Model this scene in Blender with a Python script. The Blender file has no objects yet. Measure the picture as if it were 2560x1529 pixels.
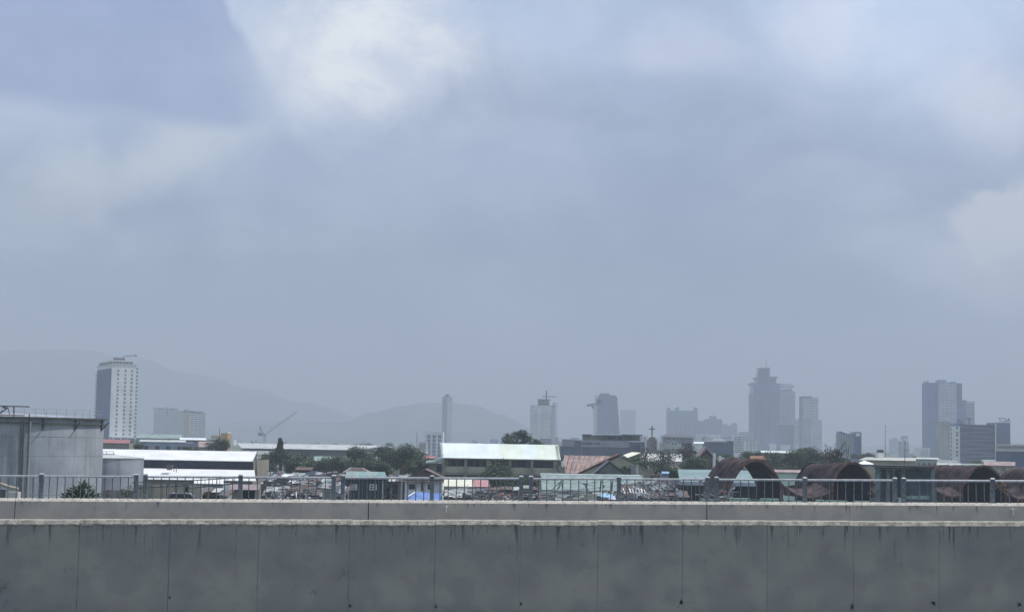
import bpy, math, random
from mathutils import Vector, Matrix, noise
R = math.radians
random.seed(7)
scene = bpy.context.scene
COL = scene.collection

# ------------------------------------------------------------------ camera
F, CX, CY, W0 = 4000.0, 1280.0, 764.5, 2560.0
EYE = Vector((0, 0, 10.0))
PITCH, ROLL = math.atan(340.0 / F), R(1.0)
cam_d = bpy.data.cameras.new('camera')
cam_d.lens = F / W0 * 36.0
cam_d.sensor_width = 36.0
cam_d.clip_start, cam_d.clip_end = 0.1, 30000
cam = bpy.data.objects.new('camera', cam_d)
COL.objects.link(cam)
CAMR = Matrix.Rotation(R(90) + PITCH, 4, 'X') @ Matrix.Rotation(ROLL, 4, 'Z')
cam.matrix_world = Matrix.Translation(EYE) @ CAMR
scene.camera = cam

def ray(px, py):
    return CAMR.to_3x3() @ Vector(((px - CX) / F, (CY - py) / F, -1.0))
def P(px, py, D):
    """world point seen at photo pixel px,py at the forward distance D (metres)"""
    d = ray(px, py)
    return EYE + d * (D / d.y)

# ------------------------------------------------------------------ light
SUN_EL, SUN_AZ = R(58), R(84)      # azimuth from +Y towards +X
sun_d = bpy.data.lights.new('sun', 'SUN')
sun_d.energy = 3.6
sun_d.angle = R(0.8)
sun_d.color = (1.0, 0.96, 0.89)
sun = bpy.data.objects.new('sun', sun_d)
COL.objects.link(sun)
sdir = Vector((math.sin(SUN_AZ) * math.cos(SUN_EL), math.cos(SUN_AZ) * math.cos(SUN_EL), math.sin(SUN_EL)))
sun.rotation_euler = sdir.to_track_quat('Z', 'Y').to_euler()
sun.location = (40, -20, 80)

scene.view_settings.view_transform = 'Standard'
scene.view_settings.look = 'None'
scene.view_settings.exposure = 0.0
scene.view_settings.gamma = 1.0
scene.view_settings.use_curve_mapping = False
cy = scene.cycles
cy.use_denoising = True
cy.volume_bounces = 3
cy.max_bounces = 6
cy.diffuse_bounces = 3
cy.glossy_bounces = 2
cy.transmission_bounces = 2
cy.transparent_max_bounces = 6

# ------------------------------------------------------------------ world: hazy cloudy sky
class NB:
    def __init__(s, nt): s.nt = nt
    def n(s, t, **kw):
        x = s.nt.nodes.new(t)
        for k, v in kw.items(): setattr(x, k, v)
        return x
    def link(s, a, b): s.nt.links.new(a, b)
    def put(s, sock, v):
        if isinstance(v, bpy.types.NodeSocket): s.link(v, sock)
        else: sock.default_value = v
    def m(s, op, a, b=0.0, c=None, clamp=False):
        x = s.n('ShaderNodeMath', operation=op); x.use_clamp = clamp
        s.put(x.inputs[0], a); s.put(x.inputs[1], b)
        if c is not None: s.put(x.inputs[2], c)
        return x.outputs[0]
    def vm(s, op, a, b):
        x = s.n('ShaderNodeVectorMath', operation=op)
        s.put(x.inputs[0], a); s.put(x.inputs[1], b)
        return x.outputs[0]
    def step(s, v, a, b, lo=0.0, hi=1.0):
        x = s.n('ShaderNodeMapRange', interpolation_type='SMOOTHSTEP')
        s.put(x.inputs[0], v)
        for i, q in enumerate((a, b, lo, hi)): x.inputs[i + 1].default_value = q
        return x.outputs[0]
    def mix(s, f, a, b, mode='MIX'):
        x = s.n('ShaderNodeMix', data_type='RGBA', blend_type=mode)
        s.put(x.inputs[0], f)
        s.put(x.inputs[6], a if isinstance(a, bpy.types.NodeSocket) else (*a, 1))
        s.put(x.inputs[7], b if isinstance(b, bpy.types.NodeSocket) else (*b, 1))
        return x.outputs[2]
    def noise(s, vec, scale, detail=3.0, rough=0.5, dist=0.0, dims='3D'):
        x = s.n('ShaderNodeTexNoise', noise_dimensions=dims)
        if dims == '1D': s.put(x.inputs['W'], vec)
        else: s.put(x.inputs['Vector'], vec)
        x.inputs['Scale'].default_value = scale
        x.inputs['Detail'].default_value = detail
        x.inputs['Roughness'].default_value = rough
        x.inputs['Distortion'].default_value = dist
        return x
    def scale(s, vec, sc, loc=(0, 0, 0)):
        x = s.n('ShaderNodeMapping')
        s.link(vec, x.inputs[0])
        x.inputs['Scale'].default_value = sc
        x.inputs['Location'].default_value = loc
        return x.outputs[0]

world = bpy.data.worlds.new('World')
scene.world = world
world.use_nodes = True
wt = world.node_tree
for n in list(wt.nodes): wt.nodes.remove(n)
b = NB(wt)
sky = b.n('ShaderNodeTexSky', sky_type='NISHITA')
sky.sun_disc = False
sky.sun_elevation = SUN_EL
sky.sun_rotation = SUN_AZ
sky.air_density, sky.dust_density, sky.ozone_density = 1.2, 4.0, 1.0
tc = b.n('ShaderNodeTexCoord').outputs['Generated']
sep = b.n('ShaderNodeSeparateXYZ'); b.link(tc, sep.inputs[0])
X, Y, Z = sep.outputs
Ysafe = b.m('MAXIMUM', Y, 0.05)
U, V = b.m('DIVIDE', X, Ysafe), b.m('DIVIDE', Z, Ysafe)
front = b.step(Y, 0.2, 0.6)
# wispy warp shared by all clouds
warp = b.noise(tc, 9.0, 5.0, 0.55)
wsep = b.n('ShaderNodeSeparateColor'); b.link(warp.outputs['Color'], wsep.inputs[0])
Uw = b.m('ADD', U, b.m('MULTIPLY', b.m('SUBTRACT', wsep.outputs[0], 0.5), 0.07))
Vw = b.m('ADD', V, b.m('MULTIPLY', b.m('SUBTRACT', wsep.outputs[1], 0.5), 0.05))
def blob(cx, cy_, rx, ry, inner, outer=1.0, rot=0.0, warped=True):
    d = ray(cx, cy_)
    u0, v0 = d.x / d.y, d.z / d.y
    uu, vv = (Uw, Vw) if warped else (U, V)
    du, dv = b.m('SUBTRACT', uu, u0), b.m('SUBTRACT', vv, v0)
    c, s_ = math.cos(R(rot)), math.sin(R(rot))
    a = b.m('ADD', b.m('MULTIPLY', du, c * F / rx), b.m('MULTIPLY', dv, s_ * F / rx))
    e = b.m('ADD', b.m('MULTIPLY', du, -s_ * F / ry), b.m('MULTIPLY', dv, c * F / ry))
    r2 = b.m('SQRT', b.m('ADD', b.m('MULTIPLY', a, a), b.m('MULTIPLY', e, e)))
    return b.m('MULTIPLY', b.step(r2, outer, inner), front)
# base overcast: paler towards the zenith, bluish grey low down
up = b.m('MAXIMUM', Z, 0.0)
base = b.mix(b.step(up, 0.02, 0.30), (0.36, 0.435, 0.57), (0.54, 0.665, 0.92))
n1 = b.noise(b.scale(tc, (1.6, 1.6, 4.2), (3.1, 0.4, 1.7)), 2.6, 5.0, 0.55, 0.3).outputs[0]
cl = b.mix(b.step(n1, 0.40, 0.66), base, (0.60, 0.69, 0.88))
n2 = b.noise(b.scale(tc, (1.3, 1.3, 3.4), (7.7, 2.2, 0.3)), 3.4, 4.0, 0.5, 0.2).outputs[0]
cl = b.mix(b.m('MULTIPLY', b.step(n2, 0.44, 0.68), 0.6), cl, (0.27, 0.35, 0.53))
# clouds as they stand in this part of the sky
def lay(cl, msk, amt, colr):
    return b.mix(b.m('MULTIPLY', msk, amt), cl, colr)
cl = lay(cl, blob(1500, 760, 1500, 300, 0.1, 1.0, 0), 0.5, (0.29, 0.37, 0.55))
cl = lay(cl, blob(1750, 480, 420, 260, 0.0, 1.0, 0), 0.55, (0.30, 0.385, 0.59))
cl = lay(cl, blob(2330, 60, 620, 330, 0.1, 1.1, 0), 0.85, (0.74, 0.89, 1.16))
cl = lay(cl, blob(2480, 260, 230, 200, 0.1, 1.0, 0), 0.65, (0.78, 0.86, 1.04))
cl = lay(cl, blob(1250, 60, 300, 140, 0.1, 1.0, 0), 0.5, (0.56, 0.69, 0.95))
cl = lay(cl, blob(2540, 650, 230, 110, 0.2, 1.0, 0), 0.4, (0.52, 0.62, 0.76))
fb = b.noise(b.scale(tc, (1, 1, 1.25), (0.3, 0.9, 0.2)), 13.0, 8.0, 0.62, 0.25).outputs[0]
fb2 = b.noise(b.scale(tc, (1, 1, 1.5), (4.3, 1.9, 2.2)), 24.0, 8.0, 0.6, 0.2).outputs[0]
def ragged(cx, cy_, rx, ry, k, e0, e1, nz=None, rot=0.0):
    d = ray(cx, cy_); u0, v0 = d.x / d.y, d.z / d.y
    du, dv = b.m('SUBTRACT', Uw, u0), b.m('SUBTRACT', Vw, v0)
    c, s_ = math.cos(R(rot)), math.sin(R(rot))
    a = b.m('ADD', b.m('MULTIPLY', du, c * F / rx), b.m('MULTIPLY', dv, s_ * F / rx))
    e = b.m('ADD', b.m('MULTIPLY', du, -s_ * F / ry), b.m('MULTIPLY', dv, c * F / ry))
    r = b.m('SQRT', b.m('ADD', b.m('MULTIPLY', a, a), b.m('MULTIPLY', e, e)))
    val = b.m('ADD', b.m('SUBTRACT', 1.0, r), b.m('MULTIPLY', b.m('SUBTRACT', nz or fb, 0.5), k))
    return b.m('MULTIPLY', b.step(val, e0, e1), front)
# billowing grain over the whole overcast
grain = b.step(fb, 0.30, 0.70)
cl = b.mix(1.0, cl, b.mix(grain, (0.90, 0.91, 0.94), (1.09, 1.075, 1.05)), 'MULTIPLY')
cl = lay(cl, ragged(760, 150, 480, 310, 1.2, 0.0, 0.8), 0.88, (0.74, 0.83, 0.99))
cl = lay(cl, ragged(1010, 150, 380, 280, 1.2, 0.0, 1.0), 0.6, (0.76, 0.85, 1.0))
body = ragged(890, 115, 370, 275, 1.5, 0.0, 0.95)
puffc = b.mix(b.step(fb2, 0.36, 0.62), (0.78, 0.85, 1.0), (1.08, 1.12, 1.13))
cl = b.mix(b.m('MULTIPLY', body, 0.9), cl, puffc)
cl = lay(cl, ragged(2060, 70, 200, 160, 1.6, 0.0, 1.0, fb2), 0.6, (0.92, 0.95, 1.08))
cl = lay(cl, ragged(2500, 250, 280, 210, 1.4, 0.0, 1.0), 0.5, (0.86, 0.90, 1.04))
cl = lay(cl, ragged(2505, 560, 215, 140, 1.7, 0.12, 0.5, fb2), 0.7, (0.84, 0.86, 0.94))
cl = lay(cl, ragged(2480, 660, 260, 120, 2.0, 0.15, 0.7), 0.4, (0.62, 0.70, 0.80))
cl = lay(cl, ragged(1700, 110, 190, 120, 1.6, 0.0, 1.0, fb2), 0.35, (0.80, 0.84, 1.0))
cl = lay(cl, ragged(400, 415, 560, 125, 1.6, 0.0, 0.9, fb, 14), 0.8, (0.72, 0.80, 0.88))
cl = lay(cl, ragged(100, 545, 260, 110, 1.5, 0.0, 0.9, fb2, 18), 0.55, (0.54, 0.62, 0.70))
# heavy bank in the upper left with its firm right-hand edge
fw = b.m('MULTIPLY', b.m('ADD', b.m('SUBTRACT', fb, 0.5), b.m('MULTIPLY', b.m('SUBTRACT', fb2, 0.5), 0.7)), 0.036)
d1, d2 = ray(565, 0), ray(705, 285)
u1, v1, u2, v2 = d1.x / d1.y, d1.z / d1.y, d2.x / d2.y, d2.z / d2.y
ln_ = math.hypot(u2 - u1, v2 - v1); nx_, ny_ = (v2 - v1) / ln_, -(u2 - u1) / ln_
bow = b.m('MULTIPLY', b.m('POWER', b.m('ABSOLUTE', b.m('SUBTRACT', V, (v1 + v2) / 2)), 2.0), 2.6)
dist = b.m('ADD', b.m('ADD', b.m('MULTIPLY', b.m('SUBTRACT', U, u1), nx_), b.m('MULTIPLY', b.m('SUBTRACT', V, v1), ny_)), b.m('SUBTRACT', fw, b.m('SUBTRACT', bow, 0.004)))
e_top = b.step(dist, -0.003, 0.007)
e_low = b.step(dist, -0.008, 0.034)
vt = b.step(V, v2, v1)
edge = b.m('ADD', b.m('MULTIPLY', e_top, vt), b.m('MULTIPLY', e_low, b.m('SUBTRACT', 1.0, vt)))
d3 = ray(0, 262); d4 = ray(520, 330)
floor_ = b.m('SUBTRACT', V, b.m('ADD', d3.z / d3.y, b.m('MULTIPLY', b.m('SUBTRACT', U, d3.x / d3.y), (d4.z / d4.y - d3.z / d3.y) / (d4.x / d4.y - d3.x / d3.y))))
low = b.step(b.m('ADD', floor_, b.m('MULTIPLY', b.m('SUBTRACT', fb, 0.5), 0.03)), -0.003, 0.013)
cl = lay(cl, b.m('MULTIPLY', b.m('MULTIPLY', edge, low), front), 0.92, b.mix(grain, (0.315, 0.405, 0.665), (0.385, 0.475, 0.745)))
# thin veil low over the horizon
cl = b.mix(b.step(up, 0.11, 0.0), cl, (0.355, 0.385, 0.45))
skyc = b.mix(0.93, b.mix(1.0, sky.outputs[0], (0.1, 0.1, 0.1), 'MULTIPLY'), cl)
x10 = b.n('ShaderNodeVectorMath', operation='SCALE')
b.link(skyc, x10.inputs[0]); x10.inputs['Scale'].default_value = 10.0
bg = b.n('ShaderNodeBackground'); b.link(x10.outputs[0], bg.inputs[0]); bg.inputs[1].default_value = 0.1
wo = b.n('ShaderNodeOutputWorld'); b.link(bg.outputs[0], wo.inputs[0])

# ------------------------------------------------------------------ materials
MATS = {}
def mat(name, col, rough=0.8, var=0.12, nscale=1.5, metal=0.0, bump=0.0, col2=None, streak=0.0, spec=0.3, stretch=(1, 1, 1)):
    if name in MATS: return MATS[name]
    m = bpy.data.materials.new(name); m.use_nodes = True
    nt = m.node_tree; q = NB(nt)
    pb = nt.nodes['Principled BSDF']
    pos = q.n('ShaderNodeNewGeometry').outputs['Position']
    if stretch != (1, 1, 1): posn = q.scale(pos, stretch)
    else: posn = pos
    nz = q.noise(posn, nscale, 4.0, 0.6).outputs[0]
    lo = tuple(max(0, c * (1 - var * 2)) for c in col)
    hi = tuple(min(1, c * (1 + var * 2)) for c in (col2 or col))
    c = q.mix(q.step(nz, 0.3, 0.7), lo, hi)
    if streak:
        st = q.noise(q.scale(pos, (3.0, 3.0, 0.25)), nscale * 1.5, 3.0, 0.6).outputs[0]
        c = q.mix(q.m('MULTIPLY', q.step(st, 0.5, 0.72), streak), c, tuple(v * 0.35 for v in col))
    q.link(c, pb.inputs['Base Color'])
    pb.inputs['Roughness'].default_value = rough
    pb.inputs['Metallic'].default_value = metal
    pb.inputs['Specular IOR Level'].default_value = spec
    if bump:
        bn = q.n('ShaderNodeBump'); bn.inputs['Strength'].default_value = bump
        bn.inputs['Distance'].default_value = 0.02
        q.link(q.noise(pos, nscale * 6, 4.0, 0.6).outputs[0], bn.inputs['Height'])
        q.link(bn.outputs[0], pb.inputs['Normal'])
    MATS[name] = m
    return m

def concrete(name, base, alt, ztop, slope, drip, dripcol, zref=0.0):
    """cast concrete with soft mottling and dirt washed down from the top edge (ztop + slope*x)"""
    m = bpy.data.materials.new(name); m.use_nodes = True
    q = NB(m.node_tree); pb = m.node_tree.nodes['Principled BSDF']
    pos = q.n('ShaderNodeNewGeometry').outputs['Position']
    sp = q.n('ShaderNodeSeparateXYZ'); q.link(pos, sp.inputs[0])
    big = q.noise(pos, 1.7, 2.0, 0.45).outputs[0]
    c = q.mix(q.step(big, 0.33, 0.67), base, alt)
    med = q.noise(q.scale(pos, (1, 1, 1), (5, 2, 1)), 5.0, 5.0, 0.65).outputs[0]
    c = q.mix(q.m('MULTIPLY', q.step(med, 0.48, 0.74), 0.4), c, tuple(v * 0.70 for v in base))
    blo = q.noise(q.scale(pos, (1, 1, 1.3), (2.2, 0, 8.8)), 2.6, 1.5, 0.4).outputs[0]
    c = q.mix(q.m('MULTIPLY', q.step(blo, 0.46, 0.68), 0.42), c, tuple(v * w for v, w in zip(base, (0.74, 0.78, 0.84))))
    fine = q.noise(pos, 60.0, 4.0, 0.7).outputs[0]
    c = q.mix(q.m('MULTIPLY', q.step(fine, 0.3, 0.75), 0.16), c, tuple(v * 1.5 for v in alt))
    dep = q.m('SUBTRACT', q.m('ADD', q.m('MULTIPLY', sp.outputs[0], slope), ztop), sp.outputs[2])  # depth under the top
    st = q.noise(q.scale(pos, (1, 0.0, 0.09)), 15.0, 4.0, 0.65).outputs[0]
    ln = q.noise(sp.outputs[0], 3.1, 3.0, 0.7, dims='1D').outputs[0]
    reach = q.m('MULTIPLY', q.m('POWER', ln, 2.5), drip * 5.0)
    fade = q.step(q.m('DIVIDE', dep, q.m('MAXIMUM', reach, 0.02)), 1.0, 0.1)
    dm = q.m('MULTIPLY', q.m('MULTIPLY', q.step(st, 0.52, 0.64), fade), 0.8)
    c = q.mix(dm, c, dripcol)
    # small grime patches
    gp = q.noise(q.scale(pos, (1, 1, 0.8), (1.3, 0, 4.1)), 2.3, 6.0, 0.75).outputs[0]
    c = q.mix(q.m('MULTIPLY', q.step(gp, 0.64, 0.72), 0.55), c, tuple(v * 1.1 for v in dripcol))
    q.link(c, pb.inputs['Base Color'])
    pb.inputs['Roughness'].default_value = 0.9
    pb.inputs['Specular IOR Level'].default_value = 0.2
    bn = q.n('ShaderNodeBump'); bn.inputs['Strength'].default_value = 0.35; bn.inputs['Distance'].default_value = 0.01
    q.link(q.noise(pos, 22.0, 6.0, 0.7).outputs[0], bn.inputs['Height'])
    q.link(bn.outputs[0], pb.inputs['Normal'])
    MATS[name] = m
    return m

# ------------------------------------------------------------------ mesh helpers
class MB:
    def __init__(s, M=None):
        s.v, s.f, s.mi, s.mats, s.M = [], [], [], [], M
    def _m(s, m):
        if m not in s.mats: s.mats.append(m)
        return s.mats.index(m)
    def add(s, vs, fs, m):
        o = len(s.v)
        for p in vs:
            p = Vector(p)
            s.v.append(s.M @ p if s.M is not None else p)
        k = s._m(m)
        for f in fs: s.f.append(tuple(o + i for i in f)); s.mi.append(k)
        return s
    def box(s, x0, x1, y0, y1, z0, z1, m):
        return s.hexa([(x0, y0, z0), (x1, y0, z0), (x1, y1, z0), (x0, y1, z0), (x0, y0, z1), (x1, y0, z1), (x1, y1, z1), (x0, y1, z1)], m)
    def hexa(s, v, m):
        return s.add(v, [(0, 3, 2, 1), (4, 5, 6, 7), (0, 1, 5, 4), (1, 2, 6, 5), (2, 3, 7, 6), (3, 0, 4, 7)], m)
    def slab(s, a, b_, c, d, t, m):
        """quad a b c d (seen from outside counter-clockwise) given thickness t inwards"""
        a, b_, c, d = map(Vector, (a, b_, c, d))
        n = (b_ - a).cross(d - a).normalized() * t
        return s.hexa([a - n, b_ - n, c - n, d - n, a, b_, c, d], m)
    def prism(s, poly, vec, m):
        vec = Vector(vec); k = len(poly)
        vs = [Vector(p) for p in poly] + [Vector(p) + vec for p in poly]
        fs = [tuple(range(k)), tuple(range(2 * k - 1, k - 1, -1))] + [(i, i + k, (i + 1) % k + k, (i + 1) % k) for i in range(k)]
        return s.add(vs, fs, m)
    def tube(s, p, q, r, m, r2=None, n=6):
        p, q = Vector(p), Vector(q); r2 = r if r2 is None else r2
        d = (q - p).normalized()
        a = d.cross(Vector((0, 0, 1)) if abs(d.z) < 0.9 else Vector((1, 0, 0))).normalized(); c = d.cross(a)
        vs = []
        for ctr, rr in ((p, r), (q, r2)):
            for i in range(n):
                t = 2 * math.pi * (i + 0.5) / n
                vs.append(ctr + (a * math.cos(t) + c * math.sin(t)) * rr)
        fs = [(i, (i + 1) % n, n + (i + 1) % n, n + i) for i in range(n)] + [tuple(range(n - 1, -1, -1)), tuple(range(n, 2 * n))]
        return s.add(vs, fs, m)
    def lathe(s, ctr, prof, m, n=32):
        ctr = Vector(ctr); vs = []
        for r, z in prof:
            for i in range(n):
                t = 2 * math.pi * i / n
                vs.append(ctr + Vector((math.cos(t) * r, math.sin(t) * r, z)))
        fs = []
        for j in range(len(prof) - 1):
            for i in range(n):
                fs.append((j * n + i, j * n + (i + 1) % n, (j + 1) * n + (i + 1) % n, (j + 1) * n + i))
        return s.add(vs, fs, m)
    def mesh(s, name, off=Vector((0, 0, 0))):
        me = bpy.data.meshes.new(name)
        me.from_pydata([p - off for p in s.v], [], s.f)
        for m in s.mats: me.materials.append(m)
        if len(s.mats) > 1: me.polygons.foreach_set('material_index', s.mi)
        me.update()
        return me

def base_of(parent):
    o = Vector((0, 0, 0))
    while parent is not None:
        o = o + parent.location; parent = parent.parent
    return o
def obj(name, mb, parent=None, smooth=False, origin=None):
    """one mesh object; a child keeps the place of its vertices; a top-level one gets its origin at its base"""
    if parent is not None: off = base_of(parent)
    else:
        xs = [p.x for p in mb.v]; ys = [p.y for p in mb.v]; zs = [p.z for p in mb.v]
        off = Vector(((min(xs) + max(xs)) / 2, (min(ys) + max(ys)) / 2, min(zs)))
    me = mb.mesh(name, off)
    if smooth: me.polygons.foreach_set('use_smooth', [True] * len(me.polygons))
    o = bpy.data.objects.new(name, me); COL.objects.link(o)
    if parent is not None: o.parent = parent
    else: o.location = off
    return o
def piece(name, me, parent, M):
    """a part that shares mesh data; M is its world matrix"""
    o = bpy.data.objects.new(name, me); COL.objects.link(o); o.parent = parent
    o.matrix_basis = Matrix.Translation(-base_of(parent)) @ M
    return o
def tag(o, label=None, cat=None, group=None, kind=None):
    for k, v in (('label', label), ('category', cat), ('group', group), ('kind', kind)):
        if v: o[k] = v
    return o
def thing(name, label, cat, loc, group=None):
    o = bpy.data.objects.new(name, None); o.empty_display_size = 0.5
    COL.objects.link(o); o.location = Vector(loc)
    return tag(o, label, cat, group)
def T(x, y, z): return Matrix.Translation((x, y, z))
def RZ(a): return Matrix.Rotation(a, 4, 'Z')
# ------------------------------------------------------------------ haze, ground, hills
hz = bpy.data.materials.new('haze'); hz.use_nodes = True
hn = hz.node_tree; hn.nodes.remove(hn.nodes['Principled BSDF'])
pv = hn.nodes.new('ShaderNodeVolumePrincipled')
pv.inputs['Color'].default_value = (0.615, 0.67, 0.775, 1)
pv.inputs['Density'].default_value = 0.00043
hn.links.new(pv.outputs[0], hn.nodes['Material Output'].inputs['Volume'])
hb = MB().box(-4200, 4200, -320, 7400, -1.5, 330, hz)
tag(obj('haze', hb), kind='stuff')

grass_m = mat('dry_ground', (0.09, 0.085, 0.06), 0.95, 0.25, 0.05, col2=(0.10, 0.13, 0.06))
g = MB()
NX, NY = 40, 40
gv = []
for j in range(NY + 1):
    y = -300 + 7650 * (j / NY) ** 1.6
    for i in range(NX + 1):
        gv.append((-4150 + 8300 * i / NX, y, -0.6 + 0.5 * noise.noise(Vector((i * .7, j * .7, 0)))))
g.add(gv, [(j * (NX + 1) + i, j * (NX + 1) + i + 1, (j + 1) * (NX + 1) + i + 1, (j + 1) * (NX + 1) + i) for j in range(NY) for i in range(NX)], grass_m)
tag(obj('ground', g), kind='structure')

hill_m = mat('hill_forest', (0.028, 0.045, 0.036), 0.95, 0.3, 0.01)
def ridge(name, pts, D, depth, amp, m):
    """a range of hills whose skyline passes through the photo points at distance D"""
    mb = MB(); n = 90; rows = 14
    x0, x1 = pts[0][0], pts[-1][0]
    def sky_y(px):
        for (a, ya), (c, yc) in zip(pts, pts[1:]):
            if a <= px <= c:
                t = (px - a) / (c - a); t = t * t * (3 - 2 * t)
                return ya + (yc - ya) * t
        return pts[-1][1]
    vs = []
    for i in range(n + 1):
        px = x0 + (x1 - x0) * i / n
        top = P(px, sky_y(px), D)
        h = max(1.0, top.z)
        for j in range(rows + 1):
            t = j / rows                       # 0 foot in front, .5 crest, 1 foot behind
            prof = math.sin(math.pi * t) ** 1.3
            yy = D + (t - 0.5) * depth
            nn = noise.fractal(Vector((top.x * .004, yy * .004, 3)), 1.0, 2.0, 4) * amp * prof
            z = -1.0 + (h + 1.0) * prof + nn * (0.35 if j == rows // 2 else 1.0)
            vs.append((top.x * (yy / D) ** 0.3, yy, z))
    fs = [(i * (rows + 1) + j, (i + 1) * (rows + 1) + j, (i + 1) * (rows + 1) + j + 1, i * (rows + 1) + j + 1) for i in range(n) for j in range(rows)]
    mb.add(vs, fs, m)
    return tag(obj(name, mb, smooth=True), kind='structure')
ridge('mountain', [(-420, 980), (-150, 905), (40, 876), (200, 872), (330, 890), (470, 935), (640, 972), (760, 1005), (900, 1045), (1010, 1090), (1100, 1120)], 6300, 1600, 22, hill_m)
ridge('hill', [(380, 1112), (520, 1070), (640, 1050), (760, 1052), (860, 1060), (930, 1035), (1000, 1014), (1060, 1006), (1120, 1008), (1180, 1014), (1250, 1036), (1330, 1072), (1420, 1100), (1560, 1120), (1700, 1130)], 5000, 1400, 14, hill_m)
ridge('low_hill', [(1300, 1120), (1450, 1098), (1650, 1092), (1900, 1096), (2100, 1118), (2250, 1112), (2450, 1110), (2700, 1100), (2950, 1135)], 5600, 1500, 12, hill_m)

# ------------------------------------------------------------------ viaduct: deck, two walls, railing
DN, DF = 18.0, 23.5
nearL, nearR = P(0, 1299, DN), P(2560, 1304.5, DN)
farL, farR = P(0, 1246.5, DF), P(2560, 1259, DF)
slopeN = (nearR.z - nearL.z) / (nearR.x - nearL.x)
slopeF = (farR.z - farL.z) / (farR.x - farL.x)
def zn(x): return nearL.z + (x - nearL.x) * slopeN
def zf(x): return farL.z + (x - farL.x) * slopeF
conc_near = concrete('near_concrete', (0.268, 0.27, 0.242), (0.335, 0.332, 0.275), zn(0), slopeN, 0.36, (0.085, 0.09, 0.09))
conc_far = concrete('far_concrete', (0.52, 0.475, 0.39), (0.60, 0.545, 0.43), zf(0), slopeF, 0.13, (0.12, 0.125, 0.11))
coping_m = mat('coping_concrete', (0.58, 0.54, 0.46), 0.9, 0.12, 14.0, bump=0.5, streak=0.3)
coping_n = mat('worn_coping_concrete', (0.40, 0.375, 0.315), 0.95, 0.2, 11.0, bump=0.8, streak=0.6)
joint_m = mat('joint_filler', (0.19, 0.19, 0.175), 0.9, 0.45, 2.5)
asph = mat('asphalt', (0.055, 0.055, 0.058), 0.9, 0.15, 6.0, bump=0.3)
paint = mat('road_paint', (0.75, 0.75, 0.72), 0.7, 0.06, 5.0)

def strip(mb, prof, xa, xb, zfun, m_of, lean=0.0):
    """profile (y, dz) swept from xa to xb along the slope; ends closed; m_of(i) material of span i"""
    k = len(prof)
    vs = [(xa + lean * dz, y, zfun(xa) + dz) for y, dz in prof] + [(xb + lean * dz, y, zfun(xb) + dz) for y, dz in prof]
    for i in range(k):
        j = (i + 1) % k
        mb.add([vs[i], vs[j], vs[j + k], vs[i + k]], [(0, 3, 2, 1)], m_of(i))
    mb.add(vs[:k], [tuple(range(k))], m_of(0)); mb.add(vs[k:], [tuple(range(k - 1, -1, -1))], m_of(0))
    return mb
ROAD = 1.06     # near wall height
def near_prof(c):   # front face, chamfered coping, flat top, back
    return [(DN, -ROAD), (DN, -0.046), (DN - c, -0.042), (DN + 0.022, 0.0), (DN + 0.30, 0.0), (DN + 0.30, -ROAD)]
root = thing('parapet_wall', 'grey concrete barrier nearest the viewer with dark panel joints and a pale chamfered top', 'concrete wall', (0, DN, zn(0) - ROAD))
jx = [-12.0] + [P(p, 1420, DN).x for p in (-470, -247, -25, 195, 422, 645, 872, 1087, 1300, 1494, 1706, 1918, 2134, 2348, 2566, 2785, 3000)] + [12.0]
rj = random.Random(3)
for k_, (xa, xb) in enumerate(zip(jx, jx[1:])):
    g_ = rj.choice([0.002, 0.004, 0.006])
    mb = MB(); off = rj.uniform(-0.003, 0.003)
    dzp = rj.uniform(-0.004, 0.003)
    pr = [(y + off, dz + (dzp if 0 < i < 5 else 0)) for i, (y, dz) in enumerate(near_prof(0.004))]
    strip(mb, pr, xa + g_ * 0.5, xb - g_ * 0.5, zn, lambda i: (coping_n if i in (1, 2, 3) else conc_near), 0.0)
    obj('wall_panel', mb, root)
mb = MB(); strip(mb, [(DN + 0.005, -ROAD), (DN + 0.005, -0.046), (DN + 0.03, -0.008), (DN + 0.29, -0.008), (DN + 0.29, -ROAD)], -11.99, 11.99, zn, lambda i: joint_m)
obj('joint_filler', mb, root)
# rough lip of the coping with chips of laitance
mb = MB(); rr = random.Random(11)
x = P(0, 1300, DN).x
while x < P(1494, 1300, DN).x:
    w = rr.uniform(0.02, 0.12); hgt = rr.uniform(0.004, 0.013)
    dep = rr.uniform(0.003, 0.010); zb = zn(x) - 0.046
    mb.box(x, x + w, DN - dep - 0.004, DN - 0.0005, zb - hgt, zb + 0.003, coping_n)
    x += w + rr.uniform(0.0, 0.10)
lip = obj('coping_lip', mb, root); tag(lip, kind='stuff')
# drain holes and moss tufts at the foot of the panels
moss_m = mat('moss', (0.02, 0.035, 0.02), 1.0, 0.3, 40)
def tuft(px, py, r, seed, D=DN, par=root):
    c = P(px, py, D); q = random.Random(seed); mb = MB()
    for i in range(46):
        a = q.uniform(0, 6.28); d = abs(q.gauss(0, 0.45)) * r
        p = c + Vector((math.cos(a) * d * .6, -0.002, math.sin(a) * d))
        L = q.uniform(0.25, 0.6) * r * 0.5; t = q.uniform(0.3, 2.8)
        u = Vector((math.cos(t) * L, -abs(q.gauss(0, .35)) * L, math.sin(t) * L)); n_ = Vector((-u.z, 0, u.x)) * 0.35
        mb.add([p - n_, p + n_, p + u], [(0, 1, 2)], moss_m)
    return obj('moss', mb, par)
for i, (px, py, r) in enumerate([(875, 1514, .045), (1090, 1515, .04), (1703, 1505, .055), (2130, 1515, .045), (2333, 1508, .05), (1302, 1508, .04), (424, 1492, .03), (2549, 1512, .05)]):
    tuft(px, py, r, i)

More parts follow.
